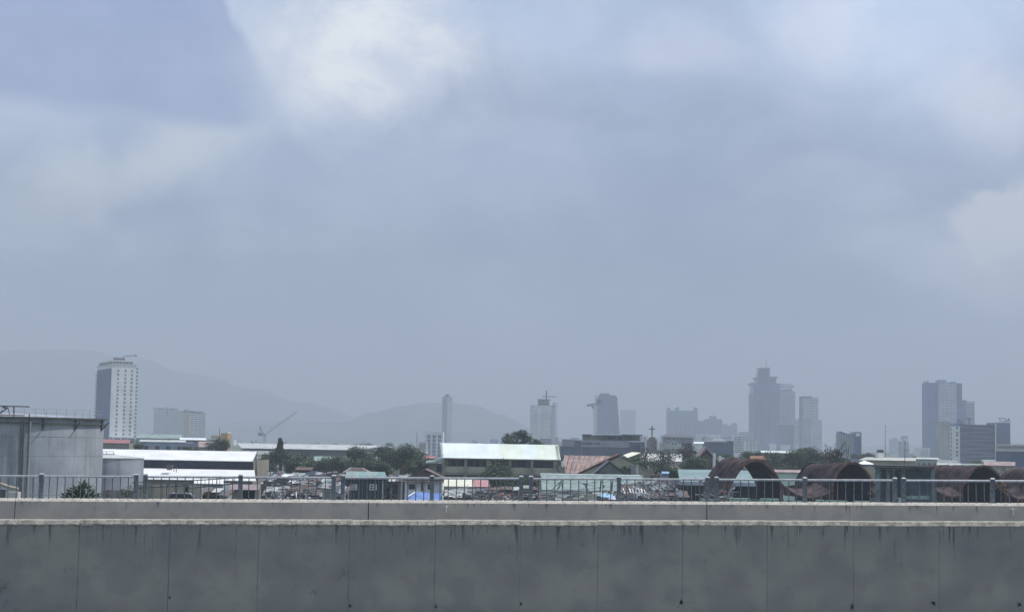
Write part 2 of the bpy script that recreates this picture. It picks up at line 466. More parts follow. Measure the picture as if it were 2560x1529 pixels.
root = thing('edge_wall', 'lighter concrete edge wall behind the first one, carrying the steel railing', 'concrete wall', (0, DF, zf(0) - 1.1))
jf = [-14.0, P(-812, 1280, DF).x, P(37, 1280, DF).x, P(921, 1280, DF).x, P(1767, 1280, DF).x, P(2620, 1280, DF).x, 14.0]
far_prof = [(DF - 0.03, -1.1), (DF, -0.030), (DF + 0.028, 0.0), (DF + 0.42, 0.0), (DF + 0.42, -1.1)]
for xa, xb in zip(jf, jf[1:]):
    mb = MB(); strip(mb, far_prof, xa + 0.006, xb - 0.006, zf, lambda i: (coping_m if i in (1, 2) else conc_far))
    obj('wall_section', mb, root)
mb = MB(); strip(mb, [(DF + 0.012, -1.1), (DF + 0.03, -0.05), (DF + 0.40, -0.006), (DF + 0.40, -1.1)], -13.9, 13.9, zf, lambda i: joint_m)
obj('joint_filler', mb, root)
pvc = mat('pale_plastic', (0.62, 0.62, 0.58), 0.5, 0.05, 20)
rust_m = mat('rust_stain', (0.06, 0.05, 0.045), 0.95, 0.3, 30)
for px, py, lab in ((1116, 1268, 'short pale drain pipe sticking out of the edge wall near its middle'), (2530, 1275, 'bent pale drain pipe stub on the edge wall at its far right')):
    p = P(px, py, DF); mb = MB()
    mb.tube(p + Vector((0, 0.05, 0.012)), p + Vector((0.002, -0.05, 0.004)), 0.014, pvc, n=10)
    mb.tube(p + Vector((0.002, -0.045, 0.010)), p + Vector((-0.006, -0.055, -0.075)), 0.013, pvc, 0.010, n=10)
    tag(obj('drain_pipe', mb, smooth=False), lab, 'drain pipe', 'drain pipes on the edge wall')

# deck between and in front of the walls
mb = MB()
def zr(x): return zn(x) - ROAD
for xa, xb in ((-30, 30),):
    mb.hexa([(xa, -9, zr(xa) - .5), (xb, -9, zr(xb) - .5), (xb, DF + .3, zr(xb) - .5), (xa, DF + .3, zr(xa) - .5),
             (xa, -9, zr(xa) - .02), (xb, -9, zr(xb) - .02), (xb, DF + .3, zr(xb) - .02), (xa, DF + .3, zr(xa) - .02)], asph)
tag(obj('road', mb), kind='structure')
# white line painted along the foot of the near wall
a, c = P(-300, 1521.5, DN), P(380, 1530.5, DN)
mb = MB()
for (xa, xb) in ((-13.0, 13.0),):
    zz = lambda x: zr(x) - 0.016
    mb.hexa([(xa, DN - 0.62, zz(xa)), (xb, DN - 0.42, zz(xb)), (xb, DN - 0.27, zz(xb)), (xa, DN - 0.47, zz(xa)),
             (xa, DN - 0.62, zz(xa) + .004), (xb, DN - 0.42, zz(xb) + .004), (xb, DN - 0.27, zz(xb) + .004), (xa, DN - 0.47, zz(xa) + .004)], paint)
tag(obj('road_marking', mb), kind='structure')

# railing: seven sections of steel railing standing on the edge wall
steel = mat('galvanised_steel', (0.46, 0.48, 0.48), 0.45, 0.10, 18.0, metal=0.1)
steel2 = mat('weathered_steel', (0.175, 0.205, 0.22), 0.6, 0.15, 25.0, metal=0.2)
DR = DF + 0.20
def zw(x): return zf(x)
RH = (zf(0) - P(1280, 1193, DR).z) * -1.0    # height of the rail over the wall top
def bx(w, d, h, m): return MB().box(-w / 2, w / 2, -d / 2, d / 2, 0, h, m)
post_mb = bx(0.058, 0.058, RH + 0.012, steel2)
post_mb.hexa([(-.034, -.034, RH + .012), (.034, -.034, RH + .012), (.034, .034, RH + .012), (-.034, .034, RH + .012), (-.022, -.012, RH + .030), (.022, -.012, RH + .030), (.022, .012, RH + .030), (-.022, .012, RH + .030)], steel)
post_mb.box(-0.05, 0.05, -0.05, 0.05, 0, 0.008, steel)
post_me = post_mb.mesh('post')
bar_me = MB().tube((0, 0, 0), (0, 0, RH - 0.02), 0.0075, steel2, n=6).mesh('bar')
secs = [(-594, -360, -127), (-104, 103, 340), (363, 601, 834), (857, 1080, 1303), (1327, 1547, 1769), (1791, 2012, 2237), (2259, 2481, 2715), (2738, 2950, 3180)]
wh = ['at the far left before the big tank', 'in front of the big grey tank', 'in front of the white warehouse', 'in front of the dark house and blue tarp', 'in front of the mint roof', 'in front of the first two rusty arches', 'in front of the third rusty arch', 'beyond the right end of the view']
for (a_, m_, c_), w_ in zip(secs, wh):
    if w_.startswith('beyond') or w_.startswith('at the far left'):
        pass
    xs = [P(p, 1220, DR).x for p in (a_, m_, c_)]
    rt = thing('railing_section', 'steel railing section with thin bars ' + w_, 'railing', (xs[1], DR, zw(xs[1])), 'railing sections along the viaduct edge')
    for x in xs: piece('post', post_me, rt, T(x, DR, zw(x)))
    for xa, xb in ((xs[0], xs[1]), (xs[1], xs[2])):
        mb = MB(); e = 0.033
        pf = [(-0.024, RH - 0.032), (-0.024, RH - 0.011), (-0.014, RH), (0.012, RH), (0.024, RH - 0.014), (0.024, RH - 0.032)]
        k6 = len(pf); vs = [(xa + e, DR + y, zw(xa) + z) for y, z in pf] + [(xb - e, DR + y, zw(xb) + z) for y, z in pf]
        mb.add(vs, [(i, i + k6, (i + 1) % k6 + k6, (i + 1) % k6) for i in range(k6)] + [tuple(range(k6)), tuple(range(2 * k6 - 1, k6 - 1, -1))], steel)
        obj('top_rail', mb, rt)
        nb = round((xb - xa) / (20.3 / F * DR))
        for i in range(1, nb):
            x = xa + (xb - xa) * i / nb
            piece('bar', bar_me, rt, T(x, DR, zw(x) + 0.0) @ Matrix.Rotation(random.uniform(-.006, .006), 4, 'Y'))
# ------------------------------------------------------------------ far city: towers
white_w = mat('white_render', (0.74, 0.76, 0.75), 0.85, 0.06, 0.08, streak=0.15)
grey_w = mat('grey_render', (0.34, 0.37, 0.41), 0.85, 0.08, 0.08, streak=0.2)
pale_w = mat('pale_concrete', (0.50, 0.50, 0.47), 0.85, 0.08, 0.06, streak=0.2)
dark_w = mat('dark_render', (0.13, 0.14, 0.16), 0.8, 0.08, 0.08)
slab_m = mat('floor_slab_concrete', (0.55, 0.55, 0.53), 0.85, 0.06, 0.2)
glass_b = mat('blue_glass', (0.028, 0.085, 0.24), 0.25, 0.10, 0.05, spec=0.5)
glass_d = mat('dark_glass', (0.03, 0.035, 0.045), 0.2, 0.12, 0.3, spec=0.5)
steel_d = mat('dark_steel', (0.10, 0.10, 0.105), 0.6, 0.1, 1.0)
crane_y = mat('crane_yellow', (0.42, 0.33, 0.12), 0.6, 0.1, 1.0)
crane_w = mat('crane_white', (0.6, 0.6, 0.6), 0.6, 0.1, 1.0)

def window_mesh(w, h, fr=0.12, fm=None, gm=None, dep=0.15):
    """a frame standing 3 cm proud of the wall round a recessed dark pane; origin at its lower middle, facing -y"""
    fm, gm = fm or grey_w, gm or glass_d
    mb = MB()
    mb.box(-w / 2, w / 2, -0.02, dep, 0, h, gm)
    mb.box(-w / 2 - fr, -w / 2, -dep * .5, dep, -fr, h + fr, fm); mb.box(w / 2, w / 2 + fr, -dep * .5, dep, -fr, h + fr, fm)
    mb.box(-w / 2, w / 2, -dep * .5, dep, -fr, 0, fm); mb.box(-w / 2, w / 2, -dep * .5, dep, h, h + fr, fm)
    mb.box(-fr * .3, fr * .3, -dep * .3, dep, 0, h, fm)
    return mb.mesh('window')

def frame_of(pxL, pxC, pxR, py, D, theta, depth):
    """local frame of a block: origin at its near corner (z=0), x along the front face, y into depth"""
    C = P(pxC, py, D); th = R(theta)
    def hit(px, dx, dy):
        r = ray(px, py); r = r / r.y
        # C.x + s dx = (C.y + s dy) * r.x
        return (C.y * r.x - C.x) / (dx - dy * r.x)
    w = hit(pxR, math.cos(th), math.sin(th))
    if theta > 0 and pxL < pxC: d = hit(pxL, -math.sin(th), math.cos(th))
    else: d = depth
    return T(C.x, C.y, 0) @ RZ(th), w, d, C.z

def grid(root, Fm, me, x0, x1, z0, z1, nc, nr, skip=None, sx=1.0):
    for r_ in range(nr):
        for c_ in range(nc):
            if skip and skip(r_, c_): continue
            x = x0 + (x1 - x0) * (c_ + 0.5) / nc; z = z0 + (z1 - z0) * r_ / nr
            piece('window', me, root, Fm @ T(x, 0, z))

def tower(name, label, pxL, pxC, pxR, py, D, theta=0, depth=22, wall=None, style=None, n=20, cols=6, roofs=(), cat='tower block', z0=0.0, group=None, slab=None, zlo=4.0, xr=(0, 1), th=0.45, prot=0.7):
    Fm, w, d, h = frame_of(pxL, pxC, pxR, py, D, theta, depth)
    wall = wall or grey_w
    rt = thing(name, label, cat, Fm.translation, group)
    mb = MB(Fm); mb.box(0, w, 0, d, z0, h, wall); obj('wall', mb, rt)
    slab = slab or slab_m
    fh = (h - zlo) / n
    xa, xb = w * xr[0], w * xr[1]
    if style == 'bands':
        sm = MB().box(0, xb - xa, -prot, 0.0, 0, th, slab).mesh('balcony_slab')
        for i in range(n): piece('balcony_slab', sm, rt, Fm @ T(xa, -0.001, zlo + i * fh))
        fin = MB().box(-0.15, 0.15, -prot * .8, 0, 0, h - zlo, slab).mesh('wall_fin')
        for i in range(1, cols): piece('wall_fin', fin, rt, Fm @ T(xa + (xb - xa) * i / cols, -0.002, zlo))
    elif style == 'fins':
        fin = MB().box(-0.35, 0.35, -0.6, 0, 0, h - zlo, slab).mesh('wall_fin')
        for i in range(cols + 1): piece('wall_fin', fin, rt, Fm @ T(xa + (xb - xa) * i / cols, -0.001, zlo))
        ln = MB().box(0, xb - xa, -0.2, 0, 0, 0.3, slab).mesh('floor_line')
        for i in range(0, n): piece('floor_line', ln, rt, Fm @ T(xa, -0.002, zlo + i * fh))
    elif style == 'windows':
        ww = (xb - xa) / cols
        me = window_mesh(ww * 0.42, fh * 0.42, 0.1)
        grid(rt, Fm, me, xa, xb, zlo + fh * .3, h + fh * .3, cols, n)
    for (f0, f1, dz, m_) in roofs:   # roof boxes, in fractions of the width; heights above the roof line
        mb = MB(Fm); mb.box(w * f0, w * f1, d * .15, d * .8, h, h + dz, m_); obj('roof_block', mb, rt)
    return rt, Fm, w, d, h

pxm = lambda px, D: px / F * D   # photo pixels to metres at distance D

# --- white hotel-like tower on the left
rt, Fm, w, d, h = tower('high_rise', 'white high rise at left, shade-painted blue side wall and three columns of small square windows', 244, 280, 341, 911, 1100, 27, 14, white_w, z0=0)
mb = MB(Fm); mb.box(-0.25, -0.003, 0.6, d - 0.4, 3, h - 2.5, mat('side_shade_blue', (0.025, 0.065, 0.18), 0.7, 0.08, 0.1)); s_ = obj('side_wall', mb, rt); s_['label'] = 'side wall with its shade painted dark blue'  # dark blue panel paints the shade of the unlit left face
fhz = P(280, 1091, 1100).z
wms = [window_mesh(1.05, 1.25, 0.22, pale_w), window_mesh(1.05, 1.25, 0.22, grey_w, glass_b), window_mesh(1.05, .8, 0.22, pale_w), window_mesh(1.0, 1.25, .3, pale_w, dark_w)]
for c_, fx in enumerate((0.27, 0.57, 0.83)):
    for r_ in range(17):
        piece('window', random.choice(wms), rt, Fm @ T(w * fx + random.uniform(-.05, .05), -0.003, fhz + 1.2 + (h - fhz - 3.0) * r_ / 17))
mb = MB(Fm)
for i in range(19):
    z = fhz + (h - fhz) * i / 19
    mb.box(w + 0.003, w + 1.6, 0.6, 3.0, z, z + 1.1, steel_d); mb.box(w + 0.003, w + 1.4, 0.4, 3.2, z - .25, z, pale_w)
bal = obj('balconies', mb, rt)
mb = MB(Fm)
for i in range(19):
    z = fhz + (h - 4 - fhz) * i / 19
    mb.box(-1.3, -0.26, d - 3.5, d - .3, z, z + 1.0, grey_w)
obj('rear_balconies', mb, rt)
mb = MB(Fm)
mb.box(-.4, w + .4, -.4, d + .4, h, h + .7, slab_m); mb.box(1.0, w - 2, 1, d - 1, h + .7, h + 2.4, steel_d)
mb.box(-.2, w - .2, -.2, .4, h + 2.4, h + 3.2, white_w); mb.box(-.2, .3, 0.4, d, h + 2.2, h + 3.0, white_w)
for i in range(8):
    x = 0.3 + (w - .8) * i / 7; mb.box(x, x + .25, 0.0, .25, h + .7, h + 2.4, white_w)
mb.box(2, w * .55, 2, 6, h + 2.4, h + 5.0, steel_d)
obj('roof_deck', mb, rt)
mb = MB(Fm); mb.tube((w * .45, 3, h + 3), (w * .52, 3, h + 6.4), .3, steel_d); mb.tube((w * .5, 3, h + 6.2), (w + .4, 3, h + 7.2), .28, steel_d); mb.tube((w + .2, 3, h + 7.6), (w + .2, 3, h + 6.2), .5, steel_d)
obj('roof_hoist', mb, rt)
mb = MB(Fm); mb.box(.6, w + 4, -6, 0, 0, fhz - .8, glass_b); mb.box(0.2, w + 4.4, -6.4, 0, fhz - .8, fhz - .2, pale_w)
for i in range(5): mb.box(1 + i * 5, 1.8 + i * 5, -6.3, -6, 0, fhz - .8, white_w)
obj('podium', mb, rt)

# --- twin unfinished apartment blocks with a crane
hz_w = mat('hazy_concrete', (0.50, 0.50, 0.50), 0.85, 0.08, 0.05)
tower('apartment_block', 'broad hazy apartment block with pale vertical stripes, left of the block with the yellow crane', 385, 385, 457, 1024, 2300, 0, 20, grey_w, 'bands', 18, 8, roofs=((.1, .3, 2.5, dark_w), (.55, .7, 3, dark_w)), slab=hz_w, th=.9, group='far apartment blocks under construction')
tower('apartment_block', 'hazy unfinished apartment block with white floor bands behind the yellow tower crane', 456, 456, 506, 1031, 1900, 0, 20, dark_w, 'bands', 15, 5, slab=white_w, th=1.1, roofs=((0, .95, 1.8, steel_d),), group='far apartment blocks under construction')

def lattice(mb, p, q, wd, m, n, r=0.12):
    """a square lattice mast or jib from p to q"""
    p, q = Vector(p), Vector(q); d = (q - p).normalized()
    a = d.cross(Vector((0, 1, 0)) if abs(d.y) < .9 else Vector((1, 0, 0))).normalized() * wd / 2; c = d.cross(a).normalized() * wd / 2
    cs = [a + c, a - c, -a - c, -a + c]
    for o in cs: mb.tube(p + o, q + o, r, m, n=4)
    for i in range(n):
        s0, s1 = p.lerp(q, i / n), p.lerp(q, (i + 1) / n)
        for k in range(4):
            o, o2 = cs[k], cs[(k + 1) % 4]
            if i % 2: o, o2 = o2, o
            mb.tube(s0 + o, s1 + o2, r * .7, m, n=3)
D_ = 1850
rt = thing('tower_crane', 'yellow tower crane with short dark jib standing against the hazy apartment block', 'crane', P(470, 1095, D_))
mb = MB(); lattice(mb, P(468, 1110, D_), P(469, 1030, D_), 3.6, crane_y, 18, .45); obj('mast', mb, rt)
mb = MB(); lattice(mb, P(460, 1025, D_), P(500, 1032, D_), 1.6, steel_d, 12, .4); obj('jib', mb, rt)
mb = MB(); c = P(468, 1060, D_); mb.box(c.x - 2.6, c.x + 2.6, D_ - 2.5, D_ + 2.5, c.z - 7, c.z + 7, crane_y); obj('climbing_frame', mb, rt)
mb = MB(); lattice(mb, P(383, 1021, 2250), P(446, 1022, 2250), 1.6, steel_d, 10, .35); lattice(mb, P(418, 1040, 2250), P(418, 1017, 2250), 1.8, steel_d, 5, .35)
tag(obj('roof_crane', mb), 'faint dark crane jib lying across the top of the broad hazy block', 'crane')
D_ = 1300
rt = thing('tower_crane', 'slender luffing crane with its long boom raised to the right above the grey sheds', 'crane', P(662, 1120, D_))
mb = MB(); lattice(mb, P(662, 1125, D_), P(662, 1086, D_), 1.8, crane_w, 10, .28); obj('mast', mb, rt)
mb = MB(); lattice(mb, P(647, 1086, D_), P(664, 1087, D_), 1.2, steel_d, 4, .3); c = P(650, 1083.5, D_); mb.box(c.x - 1.4, c.x + 1.4, D_ - 1, D_ + 1, c.z - 1, c.z + .7, steel_d); obj('counter_jib', mb, rt)
mb = MB(); mb.tube(P(658, 1084, D_), P(649.5, 1064, D_), .38, steel_d); mb.tube(P(650, 1084, D_), P(649.5, 1064, D_), .25, steel_d); mb.tube(P(649.5, 1064, D_), P(690, 1068, D_), .05, steel_d); obj('back_frame', mb, rt)
mb = MB(); lattice(mb, P(663, 1085, D_), P(742, 1029, D_), 1.1, crane_w, 26, .20); obj('boom', mb, rt)

# --- slim tower and the white block beside it
rt, Fm, w, d, h = tower('high_rise', 'very slim hazy tower rising alone over the round green hill', 1106, 1119, 1131, 991, 1900, 40, 10, grey_w, 'none')
me = window_mesh(w * .3, 1.2, .2); grid(rt, Fm @ T(0, d, 0) @ RZ(R(-90)), window_mesh(1.6, 1.5, .3, pale_w), d * .2, d * .9, 10, h - 3, 2, 18)
mb = MB(Fm); mb.box(w * .0, w * .4, 0, d * .5, h, h + 3, dark_w); obj('roof_block', mb, rt)
rt, Fm, w, d, h = tower('office_block', 'small white block with a grid of dark bays below the slim tower', 1062, 1062, 1108, 1078, 900, 0, 14, white_w, 'none')
me = window_mesh(w * .16, 2.3, .25, white_w, glass_b)
grid(rt, Fm, me, w * .08, w * .95, 1.0, h - 2.2, 3, 6)
rt, Fm, w, d, h = tower('office_block', 'low grey annex with striped floors left of the small white block', 1046, 1046, 1066, 1104, 870, 0, 14, grey_w, 'bands', 4, 2, group=None)
mb = MB(); mb.tube(P(1043, 1125, 700), P(1042.5, 1080, 700), .22, steel_d, .1); tag(obj('mast', mb), 'thin dark mast standing above the wide tree, left of the slim tower', 'mast')

# --- white balcony tower under construction
rt, Fm, w, d, h = tower('high_rise', 'pale unfinished tower with dark floor bands and a crane stub on its roof', 1327, 1327, 1388, 1012, 1500, 0, 20, mat('recess_dark', (0.08, 0.12, 0.19), .8, .1, .1), 'bands', 17, 6, slab=white_w, xr=(0, .86), th=1.5, prot=1.2, zlo=14)
mb = MB(Fm); mb.box(w * .28, w * .40, -1.5, 0, 12, h - 3, white_w); mb.box(w * .87, w, -1.2, 0, 0, h - 1, pale_w); obj('core_wall', mb, rt)
mb = MB(Fm); mb.box(w * .30, w * .76, 3, 16, h, h + 5, dark_w); mb.box(w * .28, w * .8, 2, 17, h + 5, h + 5.8, steel_d); mb.box(w * .45, w * 1.05, 6, 7, h + 8, h + 8.7, steel_d); mb.tube((w * .64, 6, h + 5), (w * .64, 6, h + 14), .7, steel_d)
for i in range(5): mb.tube((w * (.9 + .025 * i), -1.3, h - 1), (w * (.9 + .025 * i), -1.3, h + 3), .12, steel_d)
obj('roof_works', mb, rt)
mb = MB(Fm); lattice(mb, (w + 1.2, -1, 5), (w + 1.2, -1, h + 2), 1.6, grey_w, 20, .15); obj('hoist_mast', mb, rt)

# --- hammerhead crane and the tapering glass tower
D_ = 1400
rt = thing('tower_crane', 'white tower crane with a stubby jib and counterweight before the tapering glass tower', 'crane', P(1487, 1085, D_))
mb = MB(); lattice(mb, P(1489, 1100, D_), P(1487, 1010, D_), 2.6, crane_w, 26, .32); obj('mast', mb, rt)
mb = MB(); lattice(mb, P(1489, 1010, D_), P(1491, 986, D_), 1.6, crane_w, 6, .3); obj('tower_head', mb, rt)
mb = MB(); lattice(mb, P(1467, 1013, D_), P(1489, 1010, D_), 1.4, steel_d, 6, .34); obj('jib', mb, rt)
mb = MB(); lattice(mb, P(1487, 1011, D_), P(1500, 1005, D_), 1.4, steel_d, 4, .34); c = P(1498, 1003, D_); mb.box(c.x - 1.8, c.x + 1.8, D_ - 1, D_ + 1, c.z - 2, c.z + 1.6, steel_d); obj('counter_jib', mb, rt)
mb = MB(); c = P(1482, 1016, D_); mb.box(c.x - 1.0, c.x + 1.0, D_ - 1.4, D_ - .2, c.z - 1.4, c.z + 1, steel_d); obj('cab', mb, rt)
D_ = 2000
rt = thing('glass_tower', 'smooth dark blue glass tower that widens towards its foot', 'skyscraper', P(1521, 1105, D_))
mb = MB()
def taper(y0, xl0, xr0, y1, xl1, xr1, dep, m):
    a, b_, c, e = P(xl0, y0, D_), P(xr0, y0, D_), P(xr1, y1, D_), P(xl1, y1, D_)
    k = Vector((0, dep, 0)); mb.hexa([a, b_, b_ + k, a + k, e, c, c + k, e + k], m)
taper(1130, 1491, 1553, 992, 1494, 1543, 26, glass_b)
obj('wall', mb, rt)
mb = MB(); taper(992, 1495, 1543.5, 987, 1498, 1536, 24, glass_b); taper(987, 1500, 1524, 982.5, 1501, 1522, 20, dark_w); obj('crown', mb, rt)
ln = MB()
for i in range(22):
    y = 1100 - 108 * i / 22; tt = (1130 - y) / 138
    a, b_ = P(1491 + 3 * tt, y, D_), P(1553 - 10 * tt, y, D_); ln.box(a.x, b_.x, D_ - .25, D_ - .002, a.z, a.z + .35, dark_w)
obj('floor_lines', ln, rt)['kind'] = 'stuff'
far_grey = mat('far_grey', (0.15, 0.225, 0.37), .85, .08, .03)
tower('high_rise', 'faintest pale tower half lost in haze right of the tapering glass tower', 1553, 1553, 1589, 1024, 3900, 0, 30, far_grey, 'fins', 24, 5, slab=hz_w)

# --- broad block and its lower neighbours
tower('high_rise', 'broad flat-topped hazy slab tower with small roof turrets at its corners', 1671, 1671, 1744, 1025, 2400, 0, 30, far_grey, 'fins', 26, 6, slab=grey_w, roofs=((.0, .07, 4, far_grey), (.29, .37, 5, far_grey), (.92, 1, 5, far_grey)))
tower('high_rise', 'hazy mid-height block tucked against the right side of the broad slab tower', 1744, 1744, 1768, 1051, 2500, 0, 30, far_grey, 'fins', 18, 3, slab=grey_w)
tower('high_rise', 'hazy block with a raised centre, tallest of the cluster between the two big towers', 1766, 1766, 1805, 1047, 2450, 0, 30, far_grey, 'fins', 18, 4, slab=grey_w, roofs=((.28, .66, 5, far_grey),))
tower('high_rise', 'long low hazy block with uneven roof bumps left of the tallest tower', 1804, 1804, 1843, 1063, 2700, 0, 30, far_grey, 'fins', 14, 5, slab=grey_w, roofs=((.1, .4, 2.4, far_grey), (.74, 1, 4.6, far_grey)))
tower('office_block', 'plain grey hazy block standing against the left foot of the tallest tower', 1853, 1853, 1882, 1079, 1900, 0, 24, grey_w, 'fins', 8, 3)
tower('office_block', 'small hazy block with dark floor stripes near the foot of the tallest tower', 1836, 1836, 1859, 1088, 1500, 0, 20, white_w, 'bands', 8, 2, slab=dark_w, th=1.0)

# --- tallest tower with stepped crown
D_ = 2200
rt = thing('skyscraper', 'tallest tower on the skyline with stepped crown, overhanging ledges and a needle on top', 'skyscraper', P(1915, 1115, D_))
def blk(mb, x0, x1, y0, y1, dep, m, dy=0, x0t=None, x1t=None):
    a, b_ = P(x0, y1, D_), P(x1, y1, D_); zt = P((x0 + x1) / 2, y0, D_).z; zb = a.z
    at = P(x0t or x0, y0, D_).x; bt = P(x1t or x1, y0, D_).x
    y_ = D_ + dy
    mb.hexa([(a.x, y_, zb), (b_.x, y_, zb), (b_.x, y_ + dep, zb), (a.x, y_ + dep, zb), (at, y_, zt), (bt, y_, zt), (bt, y_ + dep, zt), (at, y_ + dep, zt)], m)
tw_m = mat('tower_grey_glass', (0.055, 0.12, 0.26), .5, .08, .03)
mb = MB(); blk(mb, 1881, 1949, 987, 1130, 34, tw_m); obj('shaft', mb, rt)
mb = MB(); blk(mb, 1883.5, 1950, 960, 987, 34, glass_b, 1); obj('upper_tier', mb, rt)
mb = MB(); blk(mb, 1893.5, 1942, 943, 960, 26, glass_b, 4); obj('second_tier', mb, rt)
mb = MB(); blk(mb, 1895.5, 1927.5, 919.5, 943, 18, glass_b, 7, 1900.5, 1926); obj('crown', mb, rt)
mb = MB(); mb.tube(P(1915.7, 921, D_ + 14), P(1915.7, 899, D_ + 14), .5, steel_d, .2); obj('needle', mb, rt)
mb = MB()
for (x0, x1, y0, y1) in ((1878.5, 1951, 985, 988), (1878, 1886, 956, 961), (1888, 1895, 943, 945.5), (1930, 1944, 941, 944.5), (1899, 1927, 919, 921), (1946, 1953, 958, 961)): blk(mb, x0, x1, y0, y1, 30, dark_w, -1.2)
obj('ledges', mb, rt)
fin = MB().box(-.5, .5, -.8, 0, 0, P(1915, 990, D_).z - 6, far_grey).mesh('wall_fin')
for i in range(17):
    if i in (5, 10): continue
    piece('wall_fin', fin, rt, T(P(1882 + 66 * i / 16, 1060, D_).x, D_ - .002, 6))

# --- tower with ring canopy, its stepped wing, and the dark block in front
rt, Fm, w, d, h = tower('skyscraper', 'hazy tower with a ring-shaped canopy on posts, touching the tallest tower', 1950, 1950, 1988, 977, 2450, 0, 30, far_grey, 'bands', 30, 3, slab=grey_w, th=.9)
mb = MB(Fm); mb.lathe((w * .42, 12, h), [(0, 0), (11, 0), (11, 3.2), (0, 3.2)], glass_b, 20); mb.lathe((w * .42, 12, h + 6.5), [(0, 0), (14.5, 0), (14.5, 1.3), (0, 1.3)], dark_w, 20)
for i in range(8): a = i * .785; mb.tube((w * .42 + 10 * math.cos(a), 12 + 10 * math.sin(a), h + 3), (w * .42 + 10 * math.cos(a), 12 + 10 * math.sin(a), h + 6.6), .6, dark_w)
for i in range(12): a = i * .5236; mb.tube((w * .42 + 12 * math.cos(a), 12 + 12 * math.sin(a), h + 10.5), (w * .42 + 12 * math.cos(a + .5236), 12 + 12 * math.sin(a + .5236), h + 10.5), .45, dark_w)
for i in range(6): a = i * 1.047; mb.tube((w * .42 + 12 * math.cos(a), 12 + 12 * math.sin(a), h + 7), (w * .42 + 12 * math.cos(a), 12 + 12 * math.sin(a), h + 10.5), .3, dark_w)
obj('ring_canopy', mb, rt)
tower('high_rise', 'stepped hazy wing at mid height between the ring-topped tower and the grid-fronted tower', 1984, 1984, 2003, 1047, 2300, 0, 24, grey_w, 'bands', 14, 3, slab=pale_w, th=.7)
tower('office_block', 'dark hazy block with a white roof edge in front of the ring-topped tower', 1949, 1949, 1985, 1061, 2000, 0, 24, tw_m, 'bands', 13, 1, slab=grey_w, th=.6, roofs=((-.05, 1.6, 1.6, pale_w),))
rt, Fm, w, d, h = tower('high_rise', 'pale tower with a fine balcony grid, right of the ring-topped tower', 2007, 2007, 2046, 993, 1900, 0, 24, mat('recess_mid', (0.12, 0.17, 0.25), .8, .1, .1), 'bands', 34, 5, slab=white_w, th=1.0)
mb = MB(Fm); mb.box(-1, w * .6, -.6, 20, h + .002, h + 1.5, dark_w); obj('roof_slab', mb, rt)
z1 = P(2040, 1048, 1890).z
mb = MB(Fm); mb.box(-1.2, w + 2.6, -8, -1.5, 0, z1, grey_w); obj('lower_wing', mb, rt)
sm = MB().box(0, w * .62, -.6, 0, 0, .9, white_w).mesh('balcony_slab')
for i in range(20): piece('balcony_slab', sm, rt, Fm @ T(w * .45, -8.003, z1 * i / 20 + 1))

# --- mid towers right of centre
rt, Fm, w, d, h = tower('office_tower', 'blue glass office tower with a notched roof, behind the feathery tree', 2101, 2101, 2136, 1083, 900, 0, 12, mat('pale_blue_glass', (0.13, 0.19, 0.27), .35, .1, .1, spec=.5), 'fins', 14, 6, slab=mat('mullion_grey', (.3, .34, .38), .6, .05, .5))
mb = MB(Fm); mb.box(w + .002, w + pxm(13, 900), -1, 11, 0, h + 1.0, glass_b); mb.box(w + pxm(13, 900), w + pxm(16.5, 900), -1.3, 10, 0, h + .9, dark_w); obj('side_wing', mb, rt)
mb = MB(Fm); mb.prism([(0, -.2, h), (w * .75, -.2, h - .6), (0, -.2, h + 1.2)], (0, 11, 0), glass_b); mb.box(w + .5, w + 3.2, -1.2, -.99, h - 1.4, h + .4, white_w); obj('roof_fin', mb, rt)
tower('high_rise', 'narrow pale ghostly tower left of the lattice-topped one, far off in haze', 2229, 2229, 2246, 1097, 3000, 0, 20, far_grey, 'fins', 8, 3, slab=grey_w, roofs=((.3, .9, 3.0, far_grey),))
rt, Fm, w, d, h = tower('high_rise', 'narrow hazy tower with a dark lattice frame on its roof', 2255, 2255, 2271, 1103, 1500, 0, 14, grey_w, 'fins', 8, 3)
mb = MB(Fm); mb.box(0, w, 3, 4, h + 4.2, h + 5, steel_d)
for i in range(4): mb.tube((w * i / 3, 3.5, h), (w * i / 3, 3.5, h + 4.4), .25, steel_d); mb.tube((w * i / 3, 3.5, h), (w * (i + 1) / 4, 3.5, h + 4.4), .2, steel_d)
obj('roof_frame', mb, rt)
rt, Fm, w, d, h = tower('skyscraper', 'tall broad tower at right with smooth blue sides and a striped balcony centre', 2320.5, 2320.5, 2405, 956, 1700, 0, 26, mat('deep_blue_wall', (0.035, 0.09, 0.24), .6, .08, .03), 'bands', 44, 5, slab=mat('band_pale', (.60, .66, .72), .8, .06, .1), xr=(.29, .83), th=1.0, prot=.9, roofs=((.37, .57, 3.4, grey_w), (.75, .84, 1.6, far_grey), (.0, .04, 2.0, grey_w)))
mb = MB(Fm); mb.box(w * .29, w * .83, -.5, -.001, 4, h - 3, mat('recess_blue', (.13, .17, .24), .8, .1, .1)); obj('recessed_front', mb, rt)
rt, Fm, w, d, h = tower('high_rise', 'lower hazy tower joined behind the right side of the tall broad tower', 2400, 2400, 2435, 1002, 1850, 0, 20, pale_w, 'bands', 1, 1)
mb = MB(Fm); mb.box(0, w * .45, -1.2, -.002, 0, h + 1.2, mat('deep_blue_wall', (0.1,) * 3)); mb.box(w * .93, w + .4, -.6, -.001, 0, h, far_grey); obj('front_bay', mb, rt)
grid(rt, Fm, window_mesh(1.8, 2.0, .2, pale_w, glass_b), w * .5, w * .92, 6, h - 2, 3, 20)

